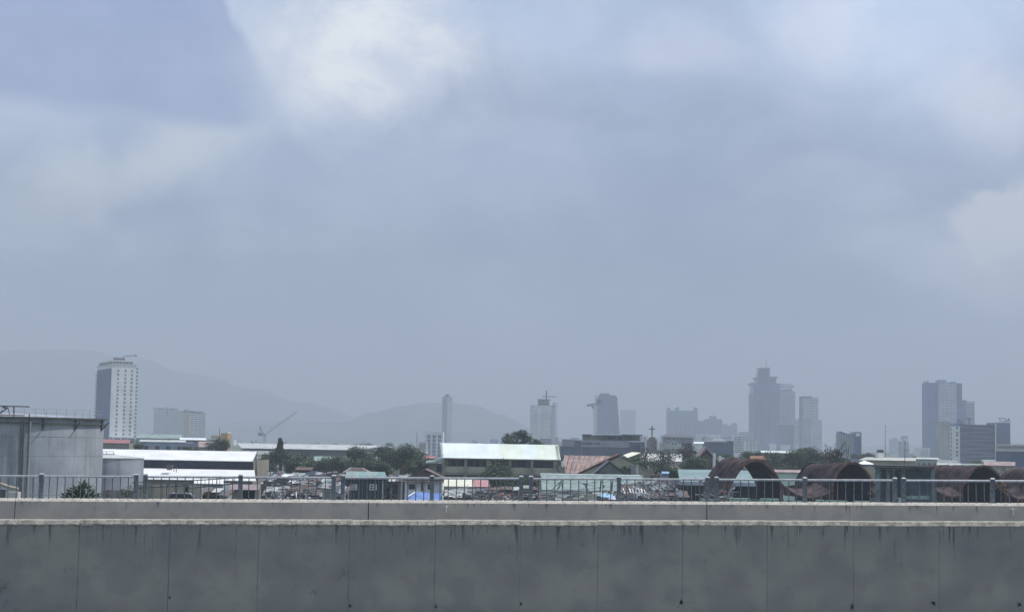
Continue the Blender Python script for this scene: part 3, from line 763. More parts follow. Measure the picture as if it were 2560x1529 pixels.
# --- wide office block with letters on its roof
D_ = 800
rt = thing('office_building', 'wide dark curtain-walled office building with zigzag white lines and rooftop letters', 'office building', P(2440, 1195, D_))
def B(name, x0, x1, y0, dy, dep, m, ref=None):
    a, b_ = P(x0, 1120, D_ + dy), P(x1, 1120, D_ + dy); zt = P((x0 + x1) / 2, y0, D_ + dy).z
    mb = MB(); mb.box(a.x, b_.x, D_ + dy, D_ + dy + dep, 0, zt, m); return obj(name, mb, rt), a.x, b_.x, zt
cw_m = mat('curtain_wall', (0.065, 0.10, 0.19), .35, .10, .15, spec=.5)
_, xa, xb, zt = B('curtain_wall', 2400, 2488.5, 1061, 0, 16, cw_m)
B('right_wing', 2488.5, 2526, 1056, -1.5, 15, mat('wing_grey', (.15, .20, .29), .6, .06, .1))
o, *_ = B('white_pier', 2488, 2491, 1058, -1.8, .29, white_w)
B('gable_wall', 2376, 2400, 1065, -1.6, 12, white_w)
B('left_slab', 2359.5, 2376, 1053, -1.0, 14, pale_w)
B('roof_plant', 2384, 2410, 1058, 4, 8, far_grey)
wme = window_mesh(1.0, 1.1, .18, white_w)
for py in (1069, 1081, 1087, 1099, 1108, 1118, 1128.5, 1137, 1151):
    p = P(2393, py + 3, D_ - 1.6); piece('window', wme, rt, T(p.x, p.y - .003, p.z))
wme2 = window_mesh(.35, 1.3, .06, grey_w, steel_d)
for i in range(8):
    p = P(2378.5, 1076 + 10.5 * i, D_ - 1.6); piece('slot_window', wme2, rt, T(p.x, p.y - .003, p.z))
for y0, y1 in ((1066, 1073), (1082, 1078), (1087, 1093.5), (1102, 1099), (1107, 1114), (1122.5, 1118.5), (1127, 1134), (1142, 1138.5), (1146.5, 1153)):
    a, b_ = P(2400.5, y0, D_), P(2487.5, y1, D_); k = Vector((0, 0, .12))
    mb = MB(); f = Vector((0, -.12, 0)); g2 = Vector((0, -.003, 0))
    mb.hexa([a - k + f, b_ - k + f, b_ - k + g2, a - k + g2, a + k + f, b_ + k + f, b_ + k + g2, a + k + g2], mat('line_pale', (.34, .37, .42), .6, .03, 1)); obj('facade_line', mb, rt)
mb = MB()
for i in range(1, 22):
    x = xa + (xb - xa) * i / 22; mb.box(x - .04, x + .04, D_ - .06, D_ - .002, 1, zt - 1, mat('mullion_dark', (.05, .06, .08), .5, .05, 1))
for i in range(1, 16):
    z = zt * i / 16; mb.box(xa, xb, D_ - .05, D_ - .003, z, z + .06, MATS['mullion_dark'])
obj('mullions', mb, rt)['kind'] = 'stuff'
sign_m = mat('sign_teal', (0.035, 0.085, 0.085), .6, .05, 1)
def letters(txt, px, py, D, size, name, label, flip, m):
    cu = bpy.data.curves.new(name, 'FONT'); cu.body = txt; cu.size = size; cu.extrude = .12; cu.space_character = 1.12; cu.align_x = 'CENTER'
    cu.materials.append(m)
    tmp = bpy.data.objects.new('letters_tmp', cu); COL.objects.link(tmp)
    bpy.context.view_layer.update()
    me = bpy.data.meshes.new_from_object(tmp.evaluated_get(bpy.context.evaluated_depsgraph_get()))
    bpy.data.objects.remove(tmp); me.name = name
    o = bpy.data.objects.new(name, me); COL.objects.link(o)
    o.matrix_world = T(*P(px, py, D)) @ RZ(math.pi if flip else 0) @ Matrix.Rotation(R(90), 4, 'X')
    return o
def child_keep(o, rt_):
    mw = o.matrix_world.copy(); o.parent = rt_; o.matrix_basis = Matrix.Translation(-base_of(rt_)) @ mw
o = letters('ACT', 2511, 1054.5, D_, pxm(15, D_), 'roof_sign', '', True, sign_m); child_keep(o, rt); o['label'] = 'ACT letters on the roof seen from behind'
mb = MB()
for px in (2500, 2504, 2510, 2516, 2521): mb.tube(P(px, 1057.5, D_ + .3), P(px, 1047, D_ + .3), .07, steel_d)
obj('sign_frame', mb, rt)
o = letters('T', 2423, 1060, D_, pxm(22, D_), 'roof_letter', '', False, sign_m); child_keep(o, rt)
for px, t_ in ((2397, 'A'), (2409, 'C')):
    o = letters(t_, px, 1060, D_ + 1.5, pxm(21, D_), 'roof_letter', '', False, far_grey); child_keep(o, rt)

# --- blue shed-like block at the far right edge
rt, Fm, w, d, h = tower('office_block', 'dark blue block with a pale double roof edge at the right edge of the view', 2524, 2524, 2600, 1128, 560, 0, 16, mat('navy_wall', (0.035, 0.08, 0.17), .6, .08, .1), 'none')
mb = MB(Fm); mb.box(-.3, w, -.5, 15, h + .002, h + .9, pale_w); mb.box(0.6, w, 0.3, 15, h + .9, h + 1.9, grey_w); mb.box(-.1, w, -.3, 15, h + 1.9, h + 2.5, slab_m); obj('roof_edge', mb, rt)

# --- low hazy skyline between the towers
rr = random.Random(21)
k = 0
fill = [(1395, 1100), (1410, 1096), (1428, 1090), (1447, 1100), (1600, 1087), (1617, 1092), (1634, 1098), (1655, 1085), (1668, 1095), (1745, 1080), (1757, 1090), (1772, 1082), (1790, 1094), (1810, 1088), (1828, 1096), (1868, 1100), (1895, 1110), (1925, 1105), (1960, 1108), (1990, 1104), (2020, 1112), (2050, 1126), (2090, 1128), (2120, 1120),
        (2165, 1128), (2180, 1136), (2200, 1126), (2275, 1130), (2295, 1124), (2310, 1128), (1180, 1096), (1200, 1102), (1225, 1094), (1250, 1104), (1290, 1100), (1310, 1094), (1150, 1104), (1000, 1104), (1020, 1098), (560, 1096), (590, 1100), (620, 1104), (780, 1102), (830, 1104), (880, 1106), (520, 1092), (368, 1080), (350, 1086), (1345, 1092), (1375, 1088), (2540, 1122), (2300, 1116)]
adj = 'small low block of the hazy distant skyline, seen between the bigger towers'
for (px, py) in fill:
    Dk = rr.uniform(1300, 2300); wpx = rr.uniform(14, 30)
    wl = rr.choice([grey_w, far_grey, pale_w, white_w])
    rt, Fm, w, d, h = tower('distant_block', adj, px, px, px + wpx, py + 3, Dk, 0, 20, wl, rr.choice(['bands', 'fins', 'none']), 4, rr.randint(3, 5), group='low blocks of the distant skyline', cat='building', zlo=3, slab=rr.choice([grey_w, pale_w]))
# ------------------------------------------------------------------ middle distance: sheds, school, church, houses, trees
def ZC(px, py, D): return P(px, py, D).z
def XX(px, py, D): return P(px, py, D).x
def pbox(mb, x0, x1, y0, y1, D, dep, m):
    """upright box whose front face fills photo x0..x1, y0..y1 at distance D (y1 None: down to the ground)"""
    c = (x0 + x1) / 2; zt = ZC(c, y0, D); zb = ZC(c, y1, D) if y1 is not None else -0.6
    ym = (y0 + (y1 if y1 is not None else y0 + 20)) / 2
    return mb.box(XX(x0, ym, D), XX(x1, ym, D), D, D + dep, zb, zt, m)
def PBO(name, root, *a): mb = MB(); pbox(mb, *a); return obj(name, mb, root)
def slope(root, e, r_, De, Dr, m, n=8, t=0.08, name='roof_sheet', ribs=0, jit=0.012, ms=None, gap=0.004):
    """roof slope split into sheets. e=(xl,xr,y) eave photo points, r_=(xl,xr,y) ridge photo points"""
    ze, zr_ = ZC((e[0] + e[1]) / 2, e[2], De), ZC((r_[0] + r_[1]) / 2, r_[2], Dr)
    a0, a1 = XX(e[0], e[2], De), XX(e[1], e[2], De); b0, b1 = XX(r_[0], r_[2], Dr), XX(r_[1], r_[2], Dr)
    q = random.Random(int(e[0] * 7 + e[2]))
    for i in range(n):
        s, u = i / n, (i + 1) / n; g = gap; dz = q.uniform(0, jit)
        A = Vector((a0 + (a1 - a0) * s + g, De, ze + dz)); B_ = Vector((a0 + (a1 - a0) * u - g, De, ze + dz))
        C_ = Vector((b0 + (b1 - b0) * u - g, Dr, zr_ + dz)); D_ = Vector((b0 + (b1 - b0) * s + g, Dr, zr_ + dz))
        mb = MB(); mm = ms[i % len(ms)] if ms else m
        mb.slab(A, B_, C_, D_, t, mm)
        if ribs:
            nn = (B_ - A).cross(D_ - A).normalized()
            for k in range(ribs):
                f0 = (k + .2) / ribs; f1 = (k + .55) / ribs
                p0, p1, p2, p3 = A.lerp(B_, f0), A.lerp(B_, f1), D_.lerp(C_, f1), D_.lerp(C_, f0)
                h = nn * (0.11 if k == 0 else 0.05)
                mb.slab(p0 + h, p1 + h, p2 + h, p3 + h, h.length - .002, mm)
        obj(name, mb, root)
    return ze, zr_

tin_white = mat('white_sheet_metal', (0.80, 0.80, 0.78), 0.6, 0.04, 0.3)
tin_pale = mat('pale_sheet_metal', (0.50, 0.52, 0.50), 0.6, 0.10, 0.4, streak=0.2)
tin_mint = mat('mint_sheet_metal', (0.48, 0.62, 0.55), 0.6, 0.05, 0.3)
tin_mint2 = mat('pale_mint_sheet', (0.74, 0.83, 0.78), 0.6, 0.04, 0.3)
tin_lime = mat('pale_lime_sheet', (0.75, 0.81, 0.69), 0.6, 0.04, 0.3)
tin_ice = mat('ice_white_sheet', (0.78, 0.84, 0.86), 0.6, 0.04, 0.3)
tin_old = mat('old_green_tin', (0.26, 0.34, 0.31), 0.7, 0.12, 0.5, streak=0.25)
tin_rust = mat('rusty_tin', (0.105, 0.075, 0.065), 0.85, 0.25, 0.9, col2=(0.15, 0.12, 0.11))
tin_pink = mat('faded_pink_tin', (0.37, 0.28, 0.27), 0.8, 0.14, 0.9, streak=0.3)
tin_grey = mat('grey_tin', (0.28, 0.29, 0.29), 0.7, 0.2, 0.8, streak=0.3)
tin_red = mat('red_tin', (0.34, 0.15, 0.15), 0.7, 0.12, 0.5)
cream_w = mat('cream_wall', (0.40, 0.38, 0.29), 0.85, 0.08, 0.5, streak=0.2)
sand_w = mat('sand_wall', (0.25, 0.235, 0.20), 0.85, 0.08, 0.5, streak=0.2)
dkteal = mat('dark_teal_boards', (0.018, 0.040, 0.048), 0.8, 0.15, 0.6)
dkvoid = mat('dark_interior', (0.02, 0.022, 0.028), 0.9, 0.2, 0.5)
navy_s = mat('navy_siding', (0.03, 0.045, 0.075), 0.7, 0.12, 0.4)
brown_w = mat('brown_boards', (0.14, 0.10, 0.085), 0.85, 0.2, 0.8)
tarp_b = mat('blue_tarp', (0.16, 0.26, 0.55), 0.6, 0.10, 0.6)
rust_deep = mat('deep_rust_plate', (0.048, 0.032, 0.033), 0.9, 0.30, 0.7, col2=(0.074, 0.050, 0.048), bump=.3)
rust_red = mat('red_rust_rim', (0.15, 0.075, 0.06), 0.9, 0.3, 1.5)
grn_steel = mat('grey_green_steel', (0.085, 0.125, 0.125), 0.8, 0.15, 0.6, streak=.3)

# --- big storage tank at the left and its smaller neighbour
tank_m = mat('tank_shell', (0.33, 0.36, 0.40), 0.7, 0.08, 0.35, streak=0.4)
D_ = 150; TR = 8.55
c = P(22, 1100, D_); ztop = ZC(22, 1041, D_ - TR)
mat('pink_pipe', (.30, .20, .20), .8, .1, 1)
rt = thing('storage_tank', 'big weathered grey storage tank at the left edge with pipes and rim walkway', 'storage tank', (c.x, D_, -0.6))
for j in range(7):          # courses of plates
    z0 = -0.6 + (ztop + 0.6) * j / 7; z1 = -0.6 + (ztop + 0.6) * (j + 1) / 7
    mb = MB(); rr_ = TR - 0.012 * (j % 2)
    mb.lathe((c.x, D_, 0), [(rr_, z0 + .01), (rr_, z1 - .006)], tank_m, 72); o = obj('shell_course', mb, rt, smooth=True)
mb = MB(); mb.lathe((c.x, D_, 0), [(TR - .05, ztop), (TR * .6, ztop + .25), (0, ztop + .45)], tank_m, 72); obj('roof', mb, rt, smooth=True)
mb = MB(); mb.lathe((c.x, D_, 0), [(TR, ztop - .08), (TR + .35, ztop - .08), (TR + .35, ztop + .04), (TR, ztop + .04)], steel_d, 72); mb.lathe((c.x, D_, 0), [(TR, ztop - .55), (TR + .22, ztop - .55), (TR + .22, ztop - .45), (TR, ztop - .45)], steel_d, 72); obj('rim_ring', mb, rt)
def arc_pt(a, r, z): return Vector((c.x + math.sin(a) * r, D_ - math.cos(a) * r, z))
mb = MB()
for k in range(-26, 27):
    a = k * 0.055; r0 = TR + .3
    if k % 2 == 0: mb.tube(arc_pt(a, r0, ztop), arc_pt(a, r0, ztop + (0.75 if k > 6 else 0.9)), .022, grey_w, n=4)
    if k < 26:
        for zz in ((.42, .75) if k > 6 else (.45, .9)): mb.tube(arc_pt(a, r0, ztop + zz), arc_pt(a + .055, r0, ztop + zz), .02, grey_w, n=4)
obj('guard_rail', mb, rt)
for px, rad in ((44, .07), (48, .06), (58.5, .05), (62, .06)):
    a = math.asin(max(-1, min(1, (XX(px, 1150, D_ - TR) - c.x) / TR))); mb = MB()
    mb.tube(arc_pt(a, TR + .22, -0.6), arc_pt(a, TR + .22, ztop - (.35 if px != 58.5 else -.3)), rad, steel_d if px != 62 else grey_w, n=8); obj('pipe', mb, rt)
for px in (103, 165, 215, 245):
    a = math.asin(max(-1, min(1, (XX(px, 1150, D_ - TR * .8) - c.x) / TR))); mb = MB()
    mb.tube(arc_pt(a, TR + .1, ztop - .05), arc_pt(a, TR + .02, ztop - 1.1), .07, steel_d, n=5); mb.tube(arc_pt(a, TR + .7, ztop - .3), arc_pt(a, TR + .02, ztop - 1.1), .05, steel_d, n=5); obj('bracket', mb, rt)
mb = MB()
a0_, a1_ = P(-20, 1043, D_ - TR - 1.2), P(28, 1016 + 3, D_ - TR - 1.2)
mb.tube(P(-20, 1046, 140), P(20, 1018, 140), .06, steel_d); mb.tube(P(20, 1018, 140), P(24, 1036, 140), .05, grey_w)
mb.tube(P(-10, 1014, 140), P(74, 1016, 140), .05, steel_d); mb.tube(P(35, 1015, 140), P(35, 1040, 140), .05, steel_d)
mb.tube(P(-10, 1036, 139), P(60, 1038, 139), .05, MATS['pink_pipe']); mb.box(XX(8, 1020, 140), XX(14, 1020, 140), 139.8, 140.2, ZC(10, 1020, 140), ZC(10, 1013, 140), steel_d)
for px in (112,): mb.tube(P(px, 1035, 143), P(px, 1018, 143), .07, tin_white)
obj('gantry', mb, rt)
D_ = 166; TR = 3.9; c = P(262, 1180, D_); ztop = ZC(262, 1145, D_ - TR)
rt = thing('storage_tank', 'smaller grey tank with low cone roof between the big tank and white warehouse', 'storage tank', (c.x, D_, -.6))
mb = MB(); mb.lathe((c.x, D_, 0), [(TR, -.6), (TR, ztop)], tank_m, 48); obj('shell', mb, rt, smooth=True)
mb = MB(); mb.lathe((c.x, D_, 0), [(TR + .06, ztop - .04), (TR + .06, ztop + .04), (TR * .4, ztop + .28), (0, ztop + .40)], tin_pale, 48); obj('cone_roof', mb, rt)
mb = MB(); b0, b1 = P(256, 1137, D_), P(283, 1137, D_)
for px in (256, 266, 284): mb.tube(P(px, 1137, D_ - .5), P(px, 1128, D_ - .5), .03, steel_d, n=4)
mb.tube(P(254, 1128, D_ - .5), P(284, 1128, D_ - .5), .03, steel_d, n=4); mb.tube(P(252, 1134.5, D_ - .5), P(288, 1134.5, D_ - .5), .04, steel_d, n=4); mb.tube(P(275, 1141, D_ - .5), P(275, 1134, D_ - .5), .10, grey_w, n=6); mb.tube(P(255, 1132.5, D_ - .55), P(255.5, 1130, D_ - .55), .11, steel_d)
obj('roof_platform', mb, rt)

# --- white warehouse
rt = thing('warehouse', 'long warehouse with a glaring white metal roof over a dark open side', 'warehouse', P(440, 1200, 250))
slope(rt, (200, 634, 1148.5), (190, 646, 1124.5), 250, 256, tin_white, 22, ms=[tin_white])
PBO('side_opening', rt, 230, 632, 1151.5, 1171, 250.6, .5, navy_s)
PBO('wall', rt, 230, 632, 1150, None, 251.2, 9, sand_w)
mb = MB(); a, b_, c_ = P(632.5, 1150, 250.6), P(645, 1127, 256), P(645, 1190, 250.6)
mb.hexa([(a.x, 250.6, -.6), (a.x + .1, 250.6, -.6), (a.x + .8, 262, -.6), (a.x + .7, 262, -.6), (a.x, 250.6, a.z), (a.x + .1, 250.6, a.z), (a.x + .8, 262, a.z), (a.x + .7, 262, a.z)], sand_w)
mb.tube(P(644, 1129, 250.3), P(634, 1151, 250.3), .12, sand_w, n=4); mb.tube(P(640, 1140, 250.3), P(641, 1200, 250.3), .22, sand_w, n=4)
obj('end_wall', mb, rt)
mb = MB()
for i in range(14):
    x = XX(360 + i * 20.5, 1160, 250.5); mb.box(x - .06, x + .06, 250.45, 250.59, 3, ZC(440, 1151.5, 250.5), navy_s)
obj('side_posts', mb, rt)
slope(rt, (350, 640, 1199), (352, 636, 1172), 243, 249.8, tin_white, 15, name='lower_roof_sheet', ms=[tin_white])
PBO('lower_wall', rt, 352, 628, 1200, None, 243.6, 6, sand_w)
PBO('roof_vent', rt, 417, 427, 1166.2, 1174, 246, 1, brown_w); PBO('vent_cap', rt, 415, 430, 1162.5, 1166, 246, 1.2, steel_d); PBO('stub_post', rt, 434, 435.5, 1168, 1178, 245, .1, brown_w); PBO('stub_post', rt, 440, 441.5, 1166, 1180, 245, .1, brown_w)

# --- houses behind the warehouse and hotel
def simple_house(name, label, x0, x1, ye, yr, D, dep, wallm, roofm, n=6, overh=3, cat='house', group=None, gable=False, wins=0, wy=None):
    rt = thing(name, label, cat, P((x0 + x1) / 2, ye, D) * 1.0, group); rt.location.z = -.6
    zt = ZC((x0 + x1) / 2, ye, D)
    mb = MB(); X0, X1 = XX(x0, ye, D), XX(x1, ye, D); mb.box(X0, X1, D + .3, D + dep, -.6, zt - .05, wallm); obj('wall', mb, rt)
    ins = overh + (0 if not gable else 0)
    slope(rt, (x0 - overh, x1 + overh, ye), (x0 - overh + (0 if not gable else 6), x1 + overh - (0 if not gable else 6), yr), D, D + dep * .5, roofm, n)
    if wins:
        me = window_mesh((X1 - X0) / wins * .4, (zt + .6) * .22, .06, pale_w, glass_d)
        for i in range(wins): piece('window', me, rt, T(X0 + (X1 - X0) * (i + .5) / wins, D + .297, zt - (zt + .6) * .34))
    return rt
simple_house('house', 'low house with a faded red roof at the foot of the white high rise', 250, 322, 1107, 1098, 420, 10, sand_w, tin_red, 8, wins=9)
simple_house('shed', 'long pale blue walled shed behind the white warehouse', 352, 462, 1104, 1099, 430, 12, mat('pale_blue_wall', (.28, .34, .44), .8, .06, .3), tin_pale, 8, wins=4, cat='shed')
simple_house('shed', 'long flat grey-green roofed shed right of the white high rise foot', 345, 452, 1095, 1085, 540, 16, grey_w, tin_old, 8, cat='shed')
simple_house('shed', 'low shed with pale patched sheets just right of the grey-green roofed shed', 452, 512, 1099, 1094, 520, 12, dark_w, tin_ice, 6, cat='shed')
simple_house('house', 'house with dark blue roof slope behind the middle of the white warehouse', 458, 498, 1117, 1107, 410, 10, tin_mint, navy_s, 4)
simple_house('house', 'house with a beige roof beside the dark tree behind the warehouse', 499, 532, 1117, 1103, 405, 10, sand_w, tin_pink, 4)
rt = thing('building', 'tan block with a white-topped orange stair tower and a pole, above the warehouse', 'building', P(550, 1110, 600)); rt.location.z = -.6
PBO('wall', rt, 528, 568, 1088, None, 600, 10, mat('tan_wall', (.34, .28, .20), .85, .08, .3)); PBO('stair_tower', rt, 552, 569, 1082, 1097, 599.4, 6, mat('orange_tan', (.45, .28, .14), .85, .1, .3)); PBO('roof_cap', rt, 551, 569, 1079.5, 1081.8, 599.2, 7, tin_white); PBO('canopy', rt, 526, 551, 1096, 1098, 596, 4, tin_white)
mb = MB(); mb.tube(P(549, 1100, 595), P(549, 1068, 595), .16, steel_d, .08); obj('pole', mb, rt)
rt = thing('long_shed', 'very long pale grey roofed shed running behind the palm and round trees', 'shed', P(760, 1130, 480)); rt.location.z = -.6
slope(rt, (604, 900, 1122), (592, 968, 1110), 480, 492, tin_pale, 20)
PBO('wall', rt, 606, 960, 1124, None, 481, 16, dark_w)
mb = MB(); a, b_, c_ = P(903, 1124.5, 479.6), P(969, 1115, 479.6), P(1000, 1126, 479.6); mb.prism([a, c_, b_], (0, 10, 0), tin_grey); obj('gable', mb, rt)
mb = MB(); mb.tube(P(895, 1124, 479.3), P(969, 1113.8, 479.3), .16, tin_white, n=4); mb.tube(P(905, 1130, 479.3), P(935, 1131, 479.3), .22, tin_white, n=4); obj('roof_trim', mb, rt)

# --- school
D_ = 300
rt = thing('school_building', 'long two-storey building with a bright pale mint roof and cream columns', 'school', P(1250, 1200, D_)); rt.location.z = -.6
sm = [tin_ice] * 8 + [tin_lime] * 3 + [tin_ice, tin_mint2] + [tin_lime] * 3
slope(rt, (1103, 1402, 1146), (1100, 1395, 1109), D_, D_ + 6, tin_mint2, 16, ms=sm)
mb = MB()
for i in range(12):
    for (xa, ya, xb, yb) in ((1106, 1141, 1103, 1104), (1397, 1148, 1391, 1112)):
        t = i / 12; p = P(xa + (xb - xa) * t, ya + (yb - ya) * t, D_ + 6 * t - .2)
        mb.box(p.x - .22, p.x + .22, p.y - .1, p.y + .1, p.z, p.z + .14, tin_lime)
obj('edge_tiles', mb, rt)
PBO('fascia', rt, 1103, 1401, 1146.5, 1149.5, D_ + .2, .25, sand_w)
PBO('back_wall', rt, 1108, 1390, 1146.5, None, D_ + 3.2, 6, dkvoid)
PBO('floor_slab', rt, 1106, 1392, 1183, 1188, D_ + .6, 2.5, sand_w)
PBO('balcony_wall', rt, 1106, 1392, 1167, 1182.5, D_ + .7, .2, cream_w)
PBO('ground_wall', rt, 1106, 1392, 1192, None, D_ + 1.2, 1.8, cream_w)
cw = pxm(6.5, D_)
zcol = ZC(1250, 1149.5, D_)
colme = MB().box(-cw / 2, cw / 2, 0, .45, -.6, zcol, sand_w).mesh('column')
for px in (1108.5, 1164, 1219.5, 1275, 1330, 1387): piece('column', colme, rt, T(XX(px, 1167, D_), D_ + .18, 0))
cur_g = mat('green_curtain', (.05, .13, .08), .9, .2, 1.0); cur_b = mat('blue_louvre', (.10, .15, .22), .8, .2, 1.0); cur_w = mat('pale_curtain', (.4, .38, .36), .9, .1, 1.0)
for i, (a_, b_, m_) in enumerate([(1113, 1120, cream_w), (1122, 1132, cur_g), (1138, 1145, cur_b), (1150, 1158, navy_s), (1170, 1178, navy_s), (1182, 1190, cur_b), (1198, 1208, cur_g), (1210, 1215, cur_g), (1226, 1234, brown_w), (1236, 1241, cur_w), (1246, 1250, cur_w), (1254, 1262, cur_b), (1264, 1271, cur_b), (1282, 1298, cur_b), (1300, 1312, navy_s), (1314, 1326, cur_b), (1336, 1384, navy_s)]):
    PBO('window', rt, a_, b_, 1150, 1166, D_ + 3.05, .14, m_)
# small flat-roofed annex at the school's left end
rt = thing('annex', 'small cream annex with tilted flat roof at the left end of the mint-roofed building', 'building', P(1085, 1180, 302)); rt.location.z = -.6
PBO('wall', rt, 1067, 1104, 1158, None, 302, 5, cream_w); mb = MB(); mb.slab(P(1064, 1156, 300), P(1105, 1151, 300), P(1105, 1146, 304), P(1066, 1151, 304), .25, tin_old); obj('roof', mb, rt)
PBO('post', rt, 1089, 1092, 1156, None, 300.3, .3, grn_steel); PBO('opening', rt, 1092, 1103, 1163, 1178, 301.8, .15, dkvoid)
simple_house('house', 'small house with dull red roof between the wide tree and the annex', 1062, 1085, 1145, 1138, 340, 8, grey_w, tin_red, 3)

# --- rust-pink roof with the cream gable, small gable, ring tank
rt = thing('gabled_hall', 'hall with broad faded pink ribbed roof sheets and a cream gable to the right', 'house', P(1500, 1200, 268)); rt.location.z = -.6
slope(rt, (1402, 1500, 1183), (1410, 1528, 1139), 269, 275, tin_pink, 9, ribs=4, gap=0.05, jit=.05, ms=[tin_pink, mat('warm_pink_tin', (0.40, 0.29, 0.25), .8, .14, .9, streak=.35)])
mb = MB(); f = 268.5; mb.prism([P(1446, 1186, f), P(1446, 1215, f), P(1625, 1215, f), P(1625, 1182, f), P(1551, 1140, f)], (0, 5, 0), cream_w); obj('gable_wall', mb, rt)
mb = MB()
k = Vector((0, -.9, 0))
for a, b_, m_ in ((P(1440, 1188, f), P(1551, 1137, f), rust_red), (P(1551, 1137, f), P(1632, 1186, f), tin_pale)):
    mb.hexa([a, b_, b_ + Vector((0, 6, 0)), a + Vector((0, 6, 0)), a + k * .6 + Vector((0, 0, .28)), b_ + k * .6 + Vector((0, 0, .28)), b_ + Vector((0, 6, .28)), a + Vector((0, 6, .28))], m_)
obj('rake_roof', mb, rt)
mb = MB(); mb.slab(P(1552, 1138.5, 268), P(1569, 1143, 268), P(1602, 1130.5, 276), P(1580, 1129, 276), .1, mat('cream_sheet', (.75, .75, .6), .6, .05, .5)); obj('bright_roof_strip', mb, rt)
mb = MB(); pbox(mb, 1398, 1412, 1166, 1183, 268.6, 3, sand_w); pbox(mb, 1404, 1408, 1152, 1166, 268.8, 2, tin_ice); obj('end_bay', mb, rt)
rt = thing('gabled_house', 'small dark-roofed house with a grey-green gable in front of the cream gable', 'house', P(1524, 1210, 258)); rt.location.z = -.6
f = 258
mb = MB(); mb.prism([P(1484, 1190, f), P(1484, 1225, f), P(1566, 1225, f), P(1566, 1190, f), P(1523, 1156, f)], (0, 5, 0), mat('grey_green_wall', (.17, .19, .175), .85, .1, .5)); obj('gable_wall', mb, rt)
mb = MB()
for a, b_ in ((P(1474, 1194, f), P(1523, 1153, f)), (P(1523, 1153, f), P(1574, 1193, f))):
    mb.hexa([a + k * .5, b_ + k * .5, b_ + Vector((0, 6, 0)), a + Vector((0, 6, 0)), a + k * .5 + Vector((0, 0, .16)), b_ + k * .5 + Vector((0, 0, .16)), b_ + Vector((0, 6, .16)), a + Vector((0, 6, .16))], dark_w)
obj('roof', mb, rt); PBO('vent_window', rt, 1492, 1514, 1181.5, 1186, f - .06, .1, dkvoid)
mb = MB(); p = P(1586, 1185, 250); mb.lathe((p.x, 250, 0), [(0, -.6), (.56, -.6), (.56, ZC(1586, 1163, 250)), (.6, ZC(1586, 1163, 250)), (.6, ZC(1586, 1161.5, 250)), (0, ZC(1586, 1161.5, 250))], mat('grey_drum', (.27, .27, .29), .8, .1, 1, streak=.3), 20)
tag(obj('water_drum', mb, smooth=False), 'tall grey round water drum standing right of the small gabled house', 'water tank')

# --- grey long building with upper colonnade, church, villa, dark box
D_ = 500
rt = thing('long_building', 'long grey building with an open columned upper floor, behind the pink ribbed roof', 'building', P(1500, 1150, D_)); rt.location.z = -.6
PBO('lower_wall', rt, 1402, 1600, 1116.5, None, D_, 10, mat('slate_wall', (.14, .17, .21), .85, .1, .2)); PBO('pale_band', rt, 1450, 1574, 1101, 1116, D_ - .2, 8, grey_w); PBO('pale_block', rt, 1407, 1436, 1097.5, 1116, D_ - .4, 8, grey_w); PBO('stair_bay', rt, 1436, 1452, 1100, 1140, D_ - .3, 3, MATS['slate_wall'])
me = window_mesh(.55, .7, .12, grey_w)
for px in (1455, 1459, 1467, 1473, 1479, 1488, 1492, 1497): piece('window', me, rt, T(XX(px, 1109, D_ - .2), D_ - .203, ZC(px, 1110.5, D_)))
PBO('upper_wall', rt, 1457, 1600, 1088, 1101, D_ + 3, 4, mat('upper_beige', (.26, .26, .25), .85, .1, .2))
for px in (1510, 1538, 1562, 1585): PBO('column', rt, px, px + 2.5, 1087, 1101, D_ + .2, .4, steel_d)
for a_, b_ in ((1519, 1534), (1545, 1556), (1565, 1568), (1572, 1581)): PBO('opening', rt, a_, b_, 1089, 1099, D_ + 2.8, .15, MATS['blue_louvre'])
PBO('roof_slab', rt, 1488, 1556, 1083.5, 1086, D_ - 1, 9, tin_ice); PBO('rear_roof_slab', rt, 1556.2, 1607, 1085.5, 1088.5, D_ - .8, 9, dark_w); PBO('small_roof', rt, 1457, 1479, 1085, 1087.5, D_ - .5, 6, brown_w)
PBO('right_bay', rt, 1574, 1612, 1104, None, D_ + 1, 6, MATS['slate_wall'])
for px in (1602, 1611): PBO('pipe', rt, px, px + 1.6, 1090, 1130, D_ - .2, .3, grey_w)
mb = MB(); mb.tube(P(1453, 1140, 480), P(1452, 1098, 480), .14, mat('reddish_pole', (.3, .18, .15), .8, .1, 1), .1); tag(obj('pole', mb), 'slim reddish pole in front of the long grey building', 'pole')
D_ = 420
rt = thing('church_tower', 'small bell tower with a white rounded arch top and a dark red cross', 'church tower', P(1630, 1150, D_)); rt.location.z = -.6
tower_m = mat('church_stone', (.25, .22, .21), .85, .15, .4)
PBO('tower', rt, 1619, 1642, 1101, None, D_, 2.4, tower_m)
mb = MB(); cc = P(1630.5, 1101, D_); R_ = pxm(9.6, D_)
mb.prism([cc + Vector((math.cos(t) * R_ * 1.02, 0, math.sin(t) * R_)) for t in [math.pi * i / 12 for i in range(13)]], (0, 2.4, 0), tower_m); obj('arch_wall', mb, rt)
mb = MB(); pts = [(math.cos(t), math.sin(t)) for t in [math.pi * (i + 1) / 14 for i in range(13)]]
for (u0, v0), (u1, v1) in zip(pts, pts[1:]):
    a, b_ = cc + Vector((u0 * R_, -.25, v0 * R_)), cc + Vector((u1 * R_, -.25, v1 * R_)); a2, b2 = cc + Vector((u0 * R_ * 1.22, -.25, v0 * R_ * 1.25)), cc + Vector((u1 * R_ * 1.22, -.25, v1 * R_ * 1.25)); kk = Vector((0, 2.7, 0))
    mb.hexa([a, b_, b_ + kk, a + kk, a2, b2, b2 + kk, a2 + kk], tin_white)
obj('arch_coping', mb, rt)
